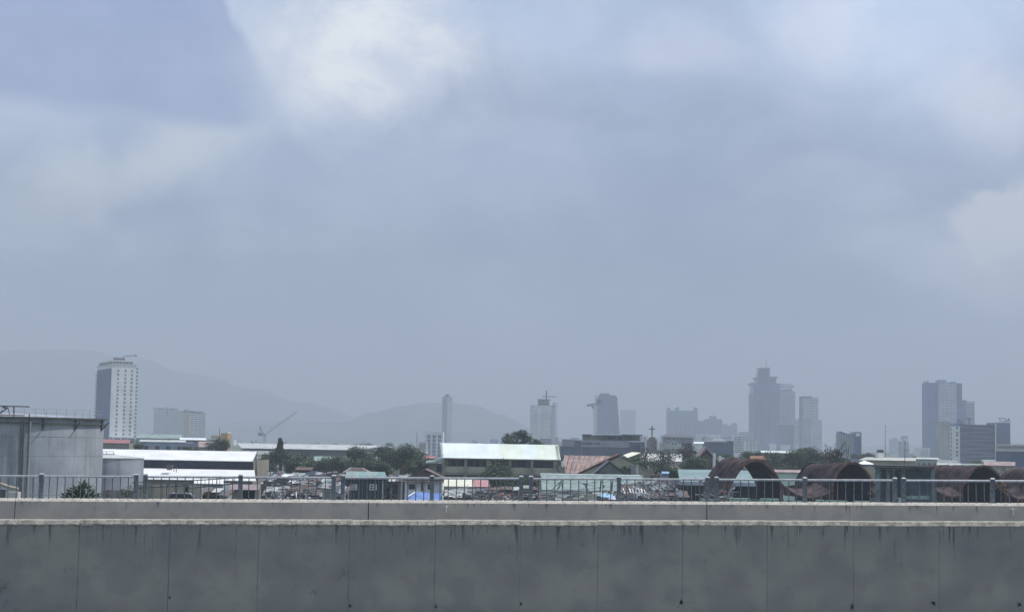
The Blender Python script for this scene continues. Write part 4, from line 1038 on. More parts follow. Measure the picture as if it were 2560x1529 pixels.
crs = mat('cross_dark_red', (.09, .045, .05), .7, .1, 2)
mb = MB(); a = P(1630, 1092, D_ + .6); zt = ZC(1630, 1064, D_); mb.box(a.x - .14, a.x + .14, D_ + .5, D_ + .75, a.z, zt, crs); za = ZC(1630, 1071.5, D_); mb.box(a.x - .8, a.x - .142, D_ + .52, D_ + .73, za - .12, za + .12, crs); mb.box(a.x + .142, a.x + .8, D_ + .52, D_ + .73, za - .12, za + .12, crs); obj('cross', mb, rt)
D_ = 480
rt = thing('villa', 'pale two-storey villa with a dark hip roof right of the church cross', 'house', P(1695, 1140, D_)); rt.location.z = -.6
PBO('wall', rt, 1664, 1733, 1093, None, D_ + .5, 9, grey_w)
mb = MB(); zt = ZC(1697, 1091.5, D_); z2 = ZC(1697, 1083.5, D_ + 5); x0_, x1_ = XX(1658, 1090, D_), XX(1740, 1090, D_); xm0, xm1 = XX(1674, 1084, D_), XX(1722, 1084, D_)
mb.add([(x0_, D_ - .5, zt), (x1_, D_ - .5, zt), (x1_, D_ + 11, zt), (x0_, D_ + 11, zt), (xm0, D_ + 5, z2), (xm1, D_ + 5, z2)], [(3, 2, 1, 0), (0, 1, 5, 4), (1, 2, 5), (2, 3, 4, 5), (3, 0, 4)], dark_w); obj('roof', mb, rt)
PBO('roof_trim', rt, 1670, 1738, 1092, 1093.6, D_ - .3, .3, tin_ice); PBO('lower_terrace', rt, 1650, 1712, 1108, 1122, D_ - .8, 1.2, pale_w)
me = window_mesh(.62, .95, .14, tin_ice)
for px, py in ((1681.5, 1112.5), (1689, 1112.5), (1672, 1100), (1684, 1100), (1682, 1126)): 
    q = P(px, py, D_ - .8 if py > 1101 and py < 1120 else D_ + .5); piece('window', me, rt, T(q.x, q.y - .003, q.z))
PBO('balcony', rt, 1705, 1735, 1107, 1110, D_ - 1.2, 1.6, steel_d); PBO('dark_bay', rt, 1706, 1736, 1110, None, D_ + .1, .35, MATS['slate_wall'])
rt = thing('office_box', 'boxy blue-grey building with bright white roof edges, left of the tallest tower foot', 'building', P(1798, 1150, 600)); rt.location.z = -.6
PBO('wall', rt, 1763, 1834, 1104, None, 600, 12, mat('slate_blue', (.10, .14, .20), .8, .1, .15)); PBO('roof_edge', rt, 1763, 1817, 1102, 1104, 599.5, 12, tin_white); PBO('rear_roof_edge', rt, 1787, 1834, 1097.5, 1100, 606, 6, tin_white); PBO('right_bay', rt, 1817, 1835, 1101.5, 1104, 599.6, 3, dark_w); PBO('arched_unit', rt, 1760, 1776, 1091.5, 1102, 606, 4, grey_w)
simple_house('house', 'small white-walled house between the villa and the boxy blue-grey building', 1737, 1757, 1108, 1104, 470, 8, white_w, tin_ice, 3)
rt = thing('gabled_house', 'weathered gabled house with pale walls peeping from the trees left of the first rusty arch', 'house', P(1766, 1160, 330)); rt.location.z = -.6
f = 330; mb = MB(); mb.prism([P(1746, 1150, f), P(1746, 1190, f), P(1786, 1190, f), P(1786, 1146, f), P(1766, 1130, f)], (0, 6, 0), brown_w); obj('gable_wall', mb, rt)
mb = MB()
for a, b_ in ((P(1740, 1152, f), P(1765, 1122, f)), (P(1765, 1122, f), P(1800, 1158, f))):
    mb.hexa([a + k, b_ + k, b_ + Vector((0, 6, 0)), a + Vector((0, 6, 0)), a + k + Vector((0, 0, .5)), b_ + k + Vector((0, 0, .5)), b_ + Vector((0, 6, .5)), a + Vector((0, 6, .5))], tin_pink)
obj('roof', mb, rt)
for x_ in (1783, 1798, 1805): PBO('pale_wall', rt, x_, x_ + 6, 1132 + (x_ - 1783) * .5, None, f - 1.5 + (x_ - 1783) * .02, 1, white_w)

# --- pale roofs and tank near the right
rt = thing('shed', 'low white flat-roofed shed behind the grey-green frame building', 'shed', P(2215, 1170, 330)); rt.location.z = -.6
slope(rt, (2146, 2290, 1150), (2165, 2288, 1143), 330, 338, mat('cream_tin', (.50, .50, .45), .7, .08, .6, streak=.2), 10); PBO('wall', rt, 2160, 2288, 1150.5, None, 330.6, 6, cream_w)
mb = MB(); a, b_, c_ = P(2146, 1157, 329), P(2166, 1141, 329), P(2182, 1163, 329); mb.slab(P(2146, 1157, 322), P(2178, 1166, 322), P(2184, 1158, 329), P(2160, 1150, 329), .1, tin_white); obj('side_roof', mb, rt)
rt = thing('water_tank', 'white and grey box water tank on the white roof, left of the thin radio mast', 'water tank', P(2202, 1150, 336)); rt.location.z = ZC(2202, 1148, 336)
PBO('base', rt, 2195, 2209.5, 1131.2, 1147, 336, 1.6, tin_white); PBO('lid', rt, 2196, 2209, 1123.5, 1131, 336.1, 1.4, steel_d)
for i, (px, yt, D2, lab) in enumerate([(2213, 1060, 420, 'tall thin radio mast with short side arms behind the white roofed shed'), (2262, 1100, 300, 'shorter thin mast right of the tall radio mast')]):
    rt = thing('radio_mast', lab, 'mast', P(px, 1150, D2)); rt.location.z = -.6
    mb = MB(); a = P(px, yt, D2); mb.tube((a.x, D2, -.6), a, .09, steel_d, .05, n=5); obj('pole', mb, rt)
    mb = MB()
    for q in range(5): z = a.z - .6 - q * 1.2; mb.tube((a.x - .15, D2, z), (a.x + (.9 if q == 1 else .25), D2, z), .04, steel_d, n=4)
    obj('arms', mb, rt)
simple_house('shed', 'pale low building with a white box on its roof below the tall broad tower', 2291, 2344, 1147, 1143, 420, 10, mat('pale_mint_wall', (.34, .4, .38), .8, .06, .3), tin_pale, 5, wins=4, cat='shed')
simple_house('house', 'small house with a pale grey roof between the frame building and the office block', 2345, 2400, 1163, 1157, 350, 8, grey_w, tin_pale, 4)
simple_house('shed', 'low shed with a dull pink roof behind the third rusty arch', 2462, 2535, 1163, 1153, 330, 10, mat('rough_concrete', (.33, .31, .27), .95, .2, 1.2, streak=.3), tin_pink, 8, cat='shed')
simple_house('shed', 'long low roof edge like a pale line below the tallest tower', 1903, 1985, 1131, 1126.5, 650, 10, dark_w, tin_mint2, 6, cat='shed')
simple_house('house', 'house with an orange brown roof just above the first rusty arch', 1878, 1925, 1147, 1139, 380, 8, brown_w, mat('orange_tile', (.32, .16, .10), .85, .15, .6), 5)
simple_house('house', 'house with pinkish roof and mint wall between the first and second rusty arches', 1938, 2025, 1180, 1174, 262, 7, tin_mint, tin_pink, 8)

# --- trees
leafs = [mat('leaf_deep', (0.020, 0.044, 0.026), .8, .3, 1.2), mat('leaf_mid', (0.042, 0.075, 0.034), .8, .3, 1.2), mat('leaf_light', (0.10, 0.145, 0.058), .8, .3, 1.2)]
leaf_dry = [mat('twig_grey', (0.11, 0.09, 0.085), .9, .3, 2), mat('twig_dark', (0.05, 0.045, 0.045), .9, .3, 2), leafs[0]]
bark = mat('bark', (0.08, 0.065, 0.05), .95, .25, 3)
def tree(cx, yt, D, wpx, hpx, label=None, group=None, name='tree', dens=1.0, leaf=None, ls=0.42, seed=None, lobes=9, cone=False, cat='tree', mats_=None, ground=-.6):
    q = random.Random(seed if seed is not None else int(cx * 13 + yt))
    mats_ = mats_ or leafs
    top = P(cx, yt, D); W = pxm(wpx, D) / 2; H = pxm(hpx, D) / 2
    cc = Vector((top.x, D + W * .5, top.z - H))
    rt = thing(name, label, cat, (cc.x, cc.y, ground), group)
    mb = MB(); r = max(.12, W * .09)
    base = Vector((cc.x + q.uniform(-.3, .3), cc.y, ground)); fork = Vector((cc.x, cc.y, max(ground + .5, cc.z - H * .55)))
    mb.tube(base, fork, r * 1.3, bark, r, n=7)
    for i in range(6):
        a = q.uniform(0, 6.28); e = cc + Vector((math.cos(a) * W * .6, math.sin(a) * W * .5, q.uniform(-.2, .75) * H)); mb.tube(fork, fork.lerp(e, .5) + Vector((0, 0, .1 * H)), r * .6, bark, r * .4, n=5); mb.tube(fork.lerp(e, .5) + Vector((0, 0, .1 * H)), e, r * .4, bark, r * .12, n=4)
    obj('trunk', mb, rt)
    bl = []
    for i in range(lobes):
        if cone: t = i / lobes; o = Vector((q.uniform(-.25, .25) * W * (1 - t), q.uniform(-.2, .2) * W, (-1 + 1.8 * t) * H)); rr_ = W * (1 - .75 * t) * .8
        else:
            a = q.uniform(0, 6.28); u = q.uniform(.25, .72); o = Vector((math.cos(a) * W * u, math.sin(a) * W * u * .7, q.uniform(-.55, .62) * H)); rr_ = min(W, H) * q.uniform(.48, .74)
        bl.append((o, rr_, q.random()))
    if not cone: bl.append((Vector((0, 0, H * .45)), min(W, H) * .55, .5))
    n = int(dens * 260 * max(1, (W * H) ** .5 / 2.2)); mb = MB()
    for o, rr_, tone in bl:
        m0 = mats_[0] if tone < .35 else mats_[1]
        vs_by = {}
        for i in range(n):
            d = Vector((q.gauss(0, 1), q.gauss(0, 1), q.gauss(0, 1))).normalized()
            rad = rr_ * (q.uniform(.45, 1.08) if q.random() < .8 else q.uniform(1.0, 1.25))
            p = cc + o + Vector((d.x * rad, d.y * rad, d.z * rad * .82))
            s = ls * q.uniform(.5, 1.15)
            nrm = (d + Vector((q.gauss(0, .6), q.gauss(0, .6), q.gauss(0.3, .6)))).normalized()
            u = nrm.orthogonal().normalized(); u = (Matrix.Rotation(q.uniform(0, 6.28), 3, nrm) @ u); v = nrm.cross(u)
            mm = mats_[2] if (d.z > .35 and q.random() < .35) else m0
            lst = vs_by.setdefault(mm, []); lst += [p - u * s * .5, p + v * s * .35, p + u * s * .5, p - v * s * .3]
        for mm, vs in vs_by.items(): mb.add(vs, [(j, j + 1, j + 2, j + 3) for j in range(0, len(vs), 4)], mm)
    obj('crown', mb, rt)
    return rt
G = 'trees of the town'
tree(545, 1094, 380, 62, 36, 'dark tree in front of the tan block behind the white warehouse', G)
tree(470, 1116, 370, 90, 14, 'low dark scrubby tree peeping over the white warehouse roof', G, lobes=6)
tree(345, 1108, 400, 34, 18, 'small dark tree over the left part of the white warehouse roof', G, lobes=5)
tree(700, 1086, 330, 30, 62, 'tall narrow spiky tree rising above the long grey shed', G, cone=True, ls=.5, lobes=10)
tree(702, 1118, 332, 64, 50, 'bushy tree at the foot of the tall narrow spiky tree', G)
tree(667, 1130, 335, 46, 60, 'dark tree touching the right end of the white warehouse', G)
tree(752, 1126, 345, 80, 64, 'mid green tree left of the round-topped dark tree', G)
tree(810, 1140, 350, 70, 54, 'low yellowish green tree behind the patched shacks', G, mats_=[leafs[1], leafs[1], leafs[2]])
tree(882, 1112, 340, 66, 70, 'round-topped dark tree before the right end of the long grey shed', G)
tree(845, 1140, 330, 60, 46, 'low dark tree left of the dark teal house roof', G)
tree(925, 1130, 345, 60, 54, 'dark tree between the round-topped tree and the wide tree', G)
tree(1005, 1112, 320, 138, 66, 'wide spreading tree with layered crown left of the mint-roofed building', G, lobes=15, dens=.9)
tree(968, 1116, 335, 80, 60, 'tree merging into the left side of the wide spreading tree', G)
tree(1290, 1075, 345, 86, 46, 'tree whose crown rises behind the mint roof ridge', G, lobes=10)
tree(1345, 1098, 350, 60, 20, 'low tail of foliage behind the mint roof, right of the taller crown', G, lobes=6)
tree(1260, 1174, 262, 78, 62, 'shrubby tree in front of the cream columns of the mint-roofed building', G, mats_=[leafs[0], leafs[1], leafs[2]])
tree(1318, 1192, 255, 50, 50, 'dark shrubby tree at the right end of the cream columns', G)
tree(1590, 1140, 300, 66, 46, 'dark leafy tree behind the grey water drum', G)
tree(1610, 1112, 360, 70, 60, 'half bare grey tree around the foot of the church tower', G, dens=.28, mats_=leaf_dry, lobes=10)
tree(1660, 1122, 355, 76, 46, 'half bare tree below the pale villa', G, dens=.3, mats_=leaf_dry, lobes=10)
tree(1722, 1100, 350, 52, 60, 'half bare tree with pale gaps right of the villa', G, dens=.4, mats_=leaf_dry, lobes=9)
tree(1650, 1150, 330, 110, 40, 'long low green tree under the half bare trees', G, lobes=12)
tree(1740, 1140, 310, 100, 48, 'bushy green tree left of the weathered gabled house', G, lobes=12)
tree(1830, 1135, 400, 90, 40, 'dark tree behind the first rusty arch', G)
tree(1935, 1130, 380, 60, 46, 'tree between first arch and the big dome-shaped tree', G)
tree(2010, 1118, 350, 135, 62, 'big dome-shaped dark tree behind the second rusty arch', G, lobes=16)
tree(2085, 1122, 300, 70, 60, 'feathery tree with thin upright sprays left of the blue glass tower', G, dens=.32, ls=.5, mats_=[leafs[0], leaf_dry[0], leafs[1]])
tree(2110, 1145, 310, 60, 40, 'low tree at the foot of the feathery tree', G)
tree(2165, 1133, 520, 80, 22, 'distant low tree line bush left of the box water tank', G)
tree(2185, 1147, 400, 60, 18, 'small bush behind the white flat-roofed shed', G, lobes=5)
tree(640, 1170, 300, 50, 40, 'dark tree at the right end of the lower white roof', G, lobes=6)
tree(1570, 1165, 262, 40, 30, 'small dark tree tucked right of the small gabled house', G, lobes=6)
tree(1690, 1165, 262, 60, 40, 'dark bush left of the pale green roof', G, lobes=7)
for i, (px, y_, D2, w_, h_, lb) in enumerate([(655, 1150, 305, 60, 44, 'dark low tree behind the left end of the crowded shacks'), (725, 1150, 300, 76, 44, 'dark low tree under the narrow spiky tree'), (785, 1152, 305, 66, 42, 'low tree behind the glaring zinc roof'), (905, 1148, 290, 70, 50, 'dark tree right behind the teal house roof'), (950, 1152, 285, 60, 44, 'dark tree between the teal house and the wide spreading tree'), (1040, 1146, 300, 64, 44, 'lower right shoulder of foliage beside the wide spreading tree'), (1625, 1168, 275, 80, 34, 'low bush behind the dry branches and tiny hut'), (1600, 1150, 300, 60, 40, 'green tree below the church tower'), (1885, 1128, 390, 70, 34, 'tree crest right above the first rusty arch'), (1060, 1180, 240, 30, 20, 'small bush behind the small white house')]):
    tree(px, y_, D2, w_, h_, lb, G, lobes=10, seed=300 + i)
simple_house('shed', 'white-roofed shed glinting through the half bare trees below the villa', 1603, 1702, 1152, 1134, 372, 10, cream_w, mat('off_white_tin', (.62, .62, .58), .7, .08, .6), 7, cat='shed')
# feather sprays
mb = MB(); q = random.Random(5)
for i in range(16):
    b0 = P(2085 + q.uniform(-18, 34), 1150, 300); e = P(2085 + q.uniform(-26, 40), 1150 - q.uniform(12, 50), 300)
    mb.tube(b0, e, .05, leaf_dry[1], .02, n=4)
    for j in range(14):
        p = b0.lerp(e, .4 + .6 * j / 14); d = Vector((q.uniform(-1, 1), q.uniform(-.5, .5), q.uniform(-.3, .8))) * .45
        mb.add([p, p + d, p + d * .6 + Vector((.09, 0, .09))], [(0, 1, 2)], leafs[0])
tag(obj('bamboo_sprays', mb), 'thin upright feathery sprays beside the blue glass tower', 'plant')
# near bush by the tanks: broad pointed leaves
def leafy(cx, yt, D, wpx, hpx, label, n=60, L=.55, seed=1, m=None):
    q = random.Random(seed); m = m or leafs
    rt = thing('leafy_plant', label, 'plant', P(cx, 1250, D)); rt.location.z = -.6
    mb = MB(); W = pxm(wpx, D) / 2; H = pxm(hpx, D); zt = ZC(cx, yt, D); cx_ = XX(cx, yt, D)
    mb.tube((cx_, D, -.6), (cx_, D, zt - H * .5), .09, bark, .05)
    obj('stem', mb, rt); mb = MB()
    for i in range(n):
        a = q.uniform(0, 6.28); rr_ = q.uniform(0, .8) * W; hh = (1 - (rr_ / W) ** 1.5) * H * q.uniform(.3, 1.0)
        p = Vector((cx_ + math.cos(a) * rr_, D + math.sin(a) * rr_, zt - H + hh * .85))
        d = Vector((math.cos(a) * q.uniform(.5, 1.1), math.sin(a), q.uniform(-.1, .9))).normalized() * L * q.uniform(.6, 1.15)
        s = d.cross(Vector((0, 0, 1))).normalized() * L * .17; up_ = s.cross(d).normalized() * L * .08
        mb.add([p, p + d * .5 + s, p + d, p + d * .5 - s, p + d * .55 - up_], [(0, 1, 4), (1, 2, 4), (0, 4, 3), (4, 2, 3)], m[q.choice([0, 1, 1, 2])])
    obj('leaves', mb, rt)
    return rt
leafy(205, 1198, 118, 105, 58, 'leafy bush with long pointed leaves rising before the big tank', 420, .5, 3)
leafy(322, 1205, 120, 34, 40, 'spiky weeds between the low grey wall and the railing post', 60, .35, 4)
leafy(974, 1208, 150, 30, 45, 'dry palm-like plant right of the dark teal house', 40, .6, 6, [leaf_dry[0], leaf_dry[1], leafs[0]])
# ------------------------------------------------------------------ waterfront shacks, rusty arches, scrap
# dark teal house with two white-framed windows
D_ = 230
rt = thing('dark_house', 'dark teal boarded house with two white-framed windows behind the railing', 'house', P(912, 1230, D_)); rt.location.z = -.6
x0_, x1_ = XX(858, 1220, D_), XX(966, 1220, D_); zt = ZC(912, 1190, D_)
PBO('wall', rt, 858, 966, 1190, None, D_ + .15, 6, dkteal)
nb = 10; bm_ = MB().box(.02, (x1_ - x0_) / nb - .02, 0, .12, -.6, zt, dkteal).mesh('wall_board')
for i in range(nb): piece('wall_board', bm_, rt, T(x0_ + (x1_ - x0_) * i / nb, D_ + (.0 if i % 2 else .012), 0))
trim = mat('pale_trim', (.80, .82, .80), .7, .06, 2)
for px in (864, 885, 906, 926, 946, 955): PBO('wall_batten', rt, px, px + 1.2, 1199, None, D_ - .05, .05, mat('thin_grey_batten', (.16, .19, .20), .7, .1, 2))
for px0, px1 in ((874, 884), (887, 893), (924, 942)):
    mb = MB(); y0, y1 = 1209.5, 1224
    a, b_ = XX(px0, 1216, D_), XX(px1, 1216, D_); z0, z1 = ZC(px0, y1, D_), ZC(px0, y0, D_); w_ = .11
    mb.box(a, b_, D_ - .10, D_ - .06, z1 - w_, z1, trim); mb.box(a, b_, D_ - .10, D_ - .06, z0, z0 + w_, trim); mb.box(a, a + w_, D_ - .10, D_ - .06, z0 + w_, z1 - w_, trim); mb.box(b_ - w_, b_, D_ - .10, D_ - .06, z0 + w_, z1 - w_, trim)
    mb.box((a + b_) / 2 - .05, (a + b_) / 2 + .05, D_ - .10, D_ - .06, z0 + w_, z1 - w_, trim) if px1 - px0 > 8 else None
    mb.box(a + w_, b_ - w_, D_ - .095, D_ - .065, (z0 + z1) / 2 - .04, (z0 + z1) / 2 + .04, trim)
    f_ = obj('window_frame', mb, rt)
    mb = MB(); mb.box(a + w_, b_ - w_, D_ - .06, D_ - .03, z0 + w_, z1 - w_, glass_d); obj('pane', mb, f_)
PBO('downpipe', rt, 956, 958.5, 1200, None, D_ - .2, .1, trim)
slope(rt, (862, 968, 1193), (866, 962, 1178), D_ - .6, D_ + 3, tin_mint, 6, ms=[tin_old, tin_old, mat('teal_tin', (.20, .33, .33), .7, .1, .6)])
PBO('eave_board', rt, 864, 966, 1193.5, 1195.5, D_ - .65, .1, tin_mint2)
rt = thing('hip_roof_house', 'brown hipped roof with pale ridge lines showing above the dark teal house', 'house', P(895, 1200, 248)); rt.location.z = -.6
mb = MB(); f = 245; zt = ZC(893, 1181, f); z2 = ZC(893, 1169, f + 3); xs = [XX(p, 1180, f) for p in (858, 925, 872, 902)]
mb.add([(xs[0], f, zt), (xs[1], f, zt), (xs[1], f + 7, zt), (xs[0], f + 7, zt), (xs[2], f + 3, z2), (xs[3], f + 3, z2)], [(3, 2, 1, 0), (0, 1, 5, 4), (1, 2, 5), (2, 3, 4, 5), (3, 0, 4)], brown_w); obj('roof', mb, rt)
mb = MB(); 
for a, b_ in (((xs[2], f + 3, z2), (xs[3], f + 3, z2)), ((xs[3], f + 3, z2), (xs[1], f, zt)), ((xs[2], f + 3, z2), (xs[0], f, zt))): mb.tube(a, b_, .09, tin_pale, n=4)
obj('ridge_cap', mb, rt); PBO('wall', rt, 862, 922, 1182, None, f + .4, 6, brown_w)

# white house, blue tarp, rust gable
D_ = 215
rt = thing('white_house', 'small white house with a low red-brown gable roof and two dark windows', 'house', P(1058, 1230, D_)); rt.location.z = -.6
PBO('wall', rt, 1012, 1106, 1202, None, D_, 5, mat('whitewash', (.82, .84, .84), .85, .06, .8, streak=.25))
mb = MB(); f = D_ - .5; mb.prism([P(1012, 1195, f), P(1106, 1197, f), P(1062, 1176, f)], (0, 6, 0), brown_w); obj('gable', mb, rt)
mb = MB()
for a, b_ in ((P(1008, 1197, f), P(1062, 1173.5, f)), (P(1062, 1173.5, f), P(1112, 1198, f))):
    mb.hexa([a + Vector((0, -.4, 0)), b_ + Vector((0, -.4, 0)), b_ + Vector((0, 7, 0)), a + Vector((0, 7, 0)), a + Vector((0, -.4, .1)), b_ + Vector((0, -.4, .1)), b_ + Vector((0, 7, .1)), a + Vector((0, 7, .1))], tin_rust)
obj('roof', mb, rt)
mb = MB(); mb.slab(P(1004, 1202, f - .6), P(1110, 1203, f - .6), P(1110, 1195, f + .4), P(1008, 1194, f + .4), .08, tin_rust); obj('front_eave', mb, rt)
for a_, b_ in ((1020, 1039), (1068, 1086)):
    o = PBO('window', rt, a_, b_, 1208, 1224, D_ - .06, .1, trim); PBO('pane', o, a_ + 1.5, b_ - 1.5, 1209.5, 1222.5, D_ - .09, .05, glass_d)
o = PBO('door', rt, 1053, 1057, 1203, 1228, D_ - .05, .1, navy_s)
mb = MB(); mb.slab(P(1000, 1256, D_ - 6), P(1108, 1256, D_ - 6), P(1104, 1232, D_ - 2), P(1040, 1229, D_ - 2), .06, tarp_b); mb.tube(P(1020, 1240, D_ - 4.9), P(1040, 1228.5, D_ - 2.1), .09, tin_white, n=4); mb.tube(P(1040, 1228.5, D_ - 2.1), P(1060, 1230, D_ - 2.1), .09, tin_white, n=4)
tag(obj('tarp_roof', mb), 'blue tarpaulin lean-to roof in front of the small white house', 'tarpaulin')

# cream and pink awnings
rt = thing('awning', 'cream sheet awning of four pale panels below the mint-roofed building', 'awning', P(1144, 1215, 222)); rt.location.z = ZC(1144, 1215, 222)
slope(rt, (1105, 1184, 1215), (1106, 1183, 1193), 221, 224, mat('cream_panel', (.78, .78, .62), .6, .04, .5), 4, name='awning_panel', t=.06)
mb = MB(); 
for px in (1108, 1145, 1182): mb.tube(P(px, 1216, 221.2), P(px, 1262, 221.2), .06, brown_w, n=5)
obj('post', mb, rt)
rt = thing('awning', 'dull pink sheet awning right of the cream one', 'awning', P(1204, 1216, 222)); rt.location.z = ZC(1204, 1216, 222)
slope(rt, (1184.5, 1225, 1216), (1184.5, 1223, 1199), 221.5, 224.5, mat('pink_panel', (.50, .27, .27), .7, .08, .5), 3, name='awning_panel')
mb = MB(); 
for px in (1188, 1223, 1232): mb.tube(P(px, 1217, 221.7), P(px, 1262, 221.7), .07, steel2, n=5)
mb.tube(P(1170, 1217.5, 221.7), P(1234, 1218.5, 221.7), .08, tin_rust, n=4); obj('post', mb, rt)

# mint long roof
rt = thing('long_house', 'long low building whose dull mint roof fills the view behind the railing centre', 'house', P(1480, 1240, 232)); rt.location.z = -.6
slope(rt, (1354, 1608, 1226), (1352, 1606, 1188), 229, 236, tin_old, 18, ms=[mat('dull_mint', (.27, .345, .32), .7, .08, .5, streak=.2), mat('dull_mint_worn', (.25, .32, .30), .7, .1, .8, streak=.3)])
PBO('wall', rt, 1358, 1604, 1228, None, 230, 10, sand_w)
PBO('ridge_cap', rt, 1352, 1606, 1185.5, 1188, 236, .3, tin_mint2)
slope(rt, (1350, 1608, 1188), (1352, 1600, 1184.6), 236.4, 240, tin_mint2, 4, name='rear_roof_sheet')
# things on and in front of it: poles, bent antenna, wires
def sticks(label, cat, segs, D, m, r=.05, name='pole'):
    mb = MB()
    for s in segs: mb.tube(P(s[0], s[1], D), P(s[2], s[3], D), (s[4] if len(s) > 4 else r), m, n=5)
    return tag(obj(name, mb), label, cat)
sticks('bent bare branches and an old antenna sticking up before the mint roof', 'branches', [(1390, 1230, 1402, 1202), (1402, 1202, 1412, 1196), (1408, 1228, 1402, 1200), (1376, 1228, 1400, 1204), (1402, 1210, 1396, 1222)], 222, mat('grey_wood', (.16, .155, .15), .9, .2, 2), .06, 'dead_branch')
sticks('bent dark pole with a crossbar before the middle of the mint roof', 'pole', [(1462, 1209, 1468, 1224), (1457, 1209, 1471, 1211), (1464, 1224, 1472, 1228), (1466, 1216, 1470, 1226)], 220, steel_d, .09)
sticks('two dark leaning posts before the right part of the mint roof', 'posts', [(1499, 1236, 1503, 1200, .12), (1528, 1236, 1531, 1203, .10), (1506, 1220, 1512, 1212), (1530, 1226, 1533, 1196, .05)], 219, steel_d, .08)
sticks('slack overhead wires crossing in front of the mint roof', 'wires', [(1420, 1198, 1460, 1208, .02), (1460, 1208, 1500, 1218, .02), (1476, 1206, 1500, 1201, .02), (1395, 1226, 1500, 1219, .025), (1500, 1219, 1600, 1207, .02), (1345, 1201, 1420, 1198, .02)], 218, steel_d, .02, 'overhead_wire')

for (px, yt, D2, lb) in ((985, 1205, 236, 'slim utility pole between the dark teal house and the white house'), (676, 1172, 240, 'utility pole rising from the left end of the crowded shacks'), (832, 1176, 232, 'utility pole beside the plain grey hut'), (1242, 1186, 236, 'utility pole right of the pink awning'), (1644, 1186, 232, 'utility pole by the tiny light blue roofed hut'), (1548, 1196, 222, 'utility pole before the right end of the mint roof')):
    rt = thing('utility_pole', lb, 'utility pole', P(px, 1250, D2), 'utility poles among the shacks'); rt.location.z = -.6
    a = P(px, yt, D2); mb = MB(); mb.tube((a.x, D2, -.6), a, .10, MATS['grey_wood'], .07, n=6); obj('pole', mb, rt)
    mb = MB(); mb.tube(a + Vector((-.6, 0, -.35)), a + Vector((.6, 0, -.35)), .05, MATS['grey_wood'], n=4); obj('crossarm', mb, rt)
def wire(p, q, sag_, nseg=10):
    mb = MB(); pts = [p.lerp(q, i / nseg) - Vector((0, 0, sag_ * 4 * (i / nseg) * (1 - i / nseg))) for i in range(nseg + 1)]
    for a, b_ in zip(pts, pts[1:]): mb.tube(a, b_, .018, steel_d, n=3)
    return mb
for i, (A_, B_) in enumerate((((676, 1176, 240), (832, 1180, 232)), ((832, 1180, 232), (985, 1209, 236)), ((985, 1209, 236), (1242, 1190, 236)), ((1242, 1190, 236), (1548, 1200, 222)), ((1548, 1200, 222), (1644, 1190, 232)))):
    lab = ['above the crowded shacks', 'across the dark teal house', 'before the white house and awnings', 'before the left part of the mint roof', 'over the scrap yard'][i]
    tag(obj('overhead_wire', wire(P(*A_), P(*B_), .7)), 'thin slack wire strung between poles ' + lab, 'wire', 'overhead wires')
# steel truss walkway left
rt = thing('steel_walkway', 'dark steel walkway truss on posts in front of the lower white roof', 'walkway', P(440, 1230, 140)); rt.location.z = -.6
mb = MB(); D_ = 140
for a in ((345, 1205, 470, 1201), (470, 1201, 600, 1193), (345, 1219, 470, 1213), (470, 1220, 600, 1207), (345, 1204, 330, 1206)): mb.tube(P(a[0], a[1], D_), P(a[2], a[3], D_), .045, steel_d, n=5)
for i in range(14): x = 346 + i * 18.5; mb.tube(P(x, 1205 - (i * .9), D_), P(x, 1219 - i * .75, D_), .03, steel_d, n=4)
obj('truss', mb, rt)
for px in (352, 378, 417, 440, 470): mb = MB(); a = P(px, 1215, D_); mb.tube((a.x, D_ + .1, -.6), (a.x, D_ + .1, a.z + .2), .05, steel_d, n=5); obj('post', mb, rt)
# yard walls and houses left of centre
rt = thing('yard_wall', 'cream plastered yard wall behind the steel walkway', 'wall', P(420, 1240, 165)); rt.location.z = -.6
PBO('wall', rt, 338, 505, 1212, None, 165, .3, cream_w)
for px in (372, 405, 438, 470): PBO('pilaster', rt, px, px + 4, 1210, None, 164.8, .19, sand_w)
PBO('opening', rt, 460, 472, 1216, 1245, 164.9, .09, dkvoid)
simple_house('grey_shed', 'grey-walled shed with a gently sloped white-edged roof right of the steel walkway', 488, 556, 1208, 1199, 180, 5, mat('blue_grey_wall', (.27, .30, .34), .85, .08, .5), tin_white, 4, cat='shed')
rt = thing('house', 'house with dusty pink tin roof and dark open porch, right of the grey shed', 'house', P(600, 1230, 190)); rt.location.z = -.6
slope(rt, (556, 645, 1223), (562, 650, 1210), 190, 193, mat('dusty_pink_tin', (.33, .26, .26), .8, .12, .8, streak=.2), 6)
PBO('wall', rt, 558, 602, 1224, None, 190.6, 4, mat('dusty_wall', (.30, .25, .22), .9, .12, .8)); PBO('porch', rt, 602, 637, 1224, None, 191.5, 3, dkvoid); PBO('porch_post', rt, 637, 643, 1224, None, 190.4, .4, grey_w); PBO('window', rt, 566, 572, 1230, 1242, 190.5, .08, dkvoid)
mb = MB(); mb.slab(P(544, 1215, 186), P(558, 1226, 186), P(575, 1219, 189), P(552, 1214, 189), .06, tin_white); obj('white_lean_to', mb, rt)
rt = thing('low_wall', 'low rough grey wall with weeds in front of the smaller tank', 'wall', P(290, 1240, 124)); rt.location.z = -.6
PBO('wall', rt, 256, 334, 1224, None, 124, .4, mat('rough_grey', (.22, .21, .20), .95, .2, 1.5, streak=.4)); PBO('buttress', rt, 300, 308, 1222, None, 123.8, .19, MATS['rough_grey'])
rt = thing('pipe_chute', 'cream curved chute at the lower left edge before the big tank', 'chute', P(20, 1230, 122)); rt.location.z = -.6
mb = MB(); pp = [P(-30, 1198, 122), P(0, 1208, 122), P(20, 1216, 122), P(46, 1222, 122)]
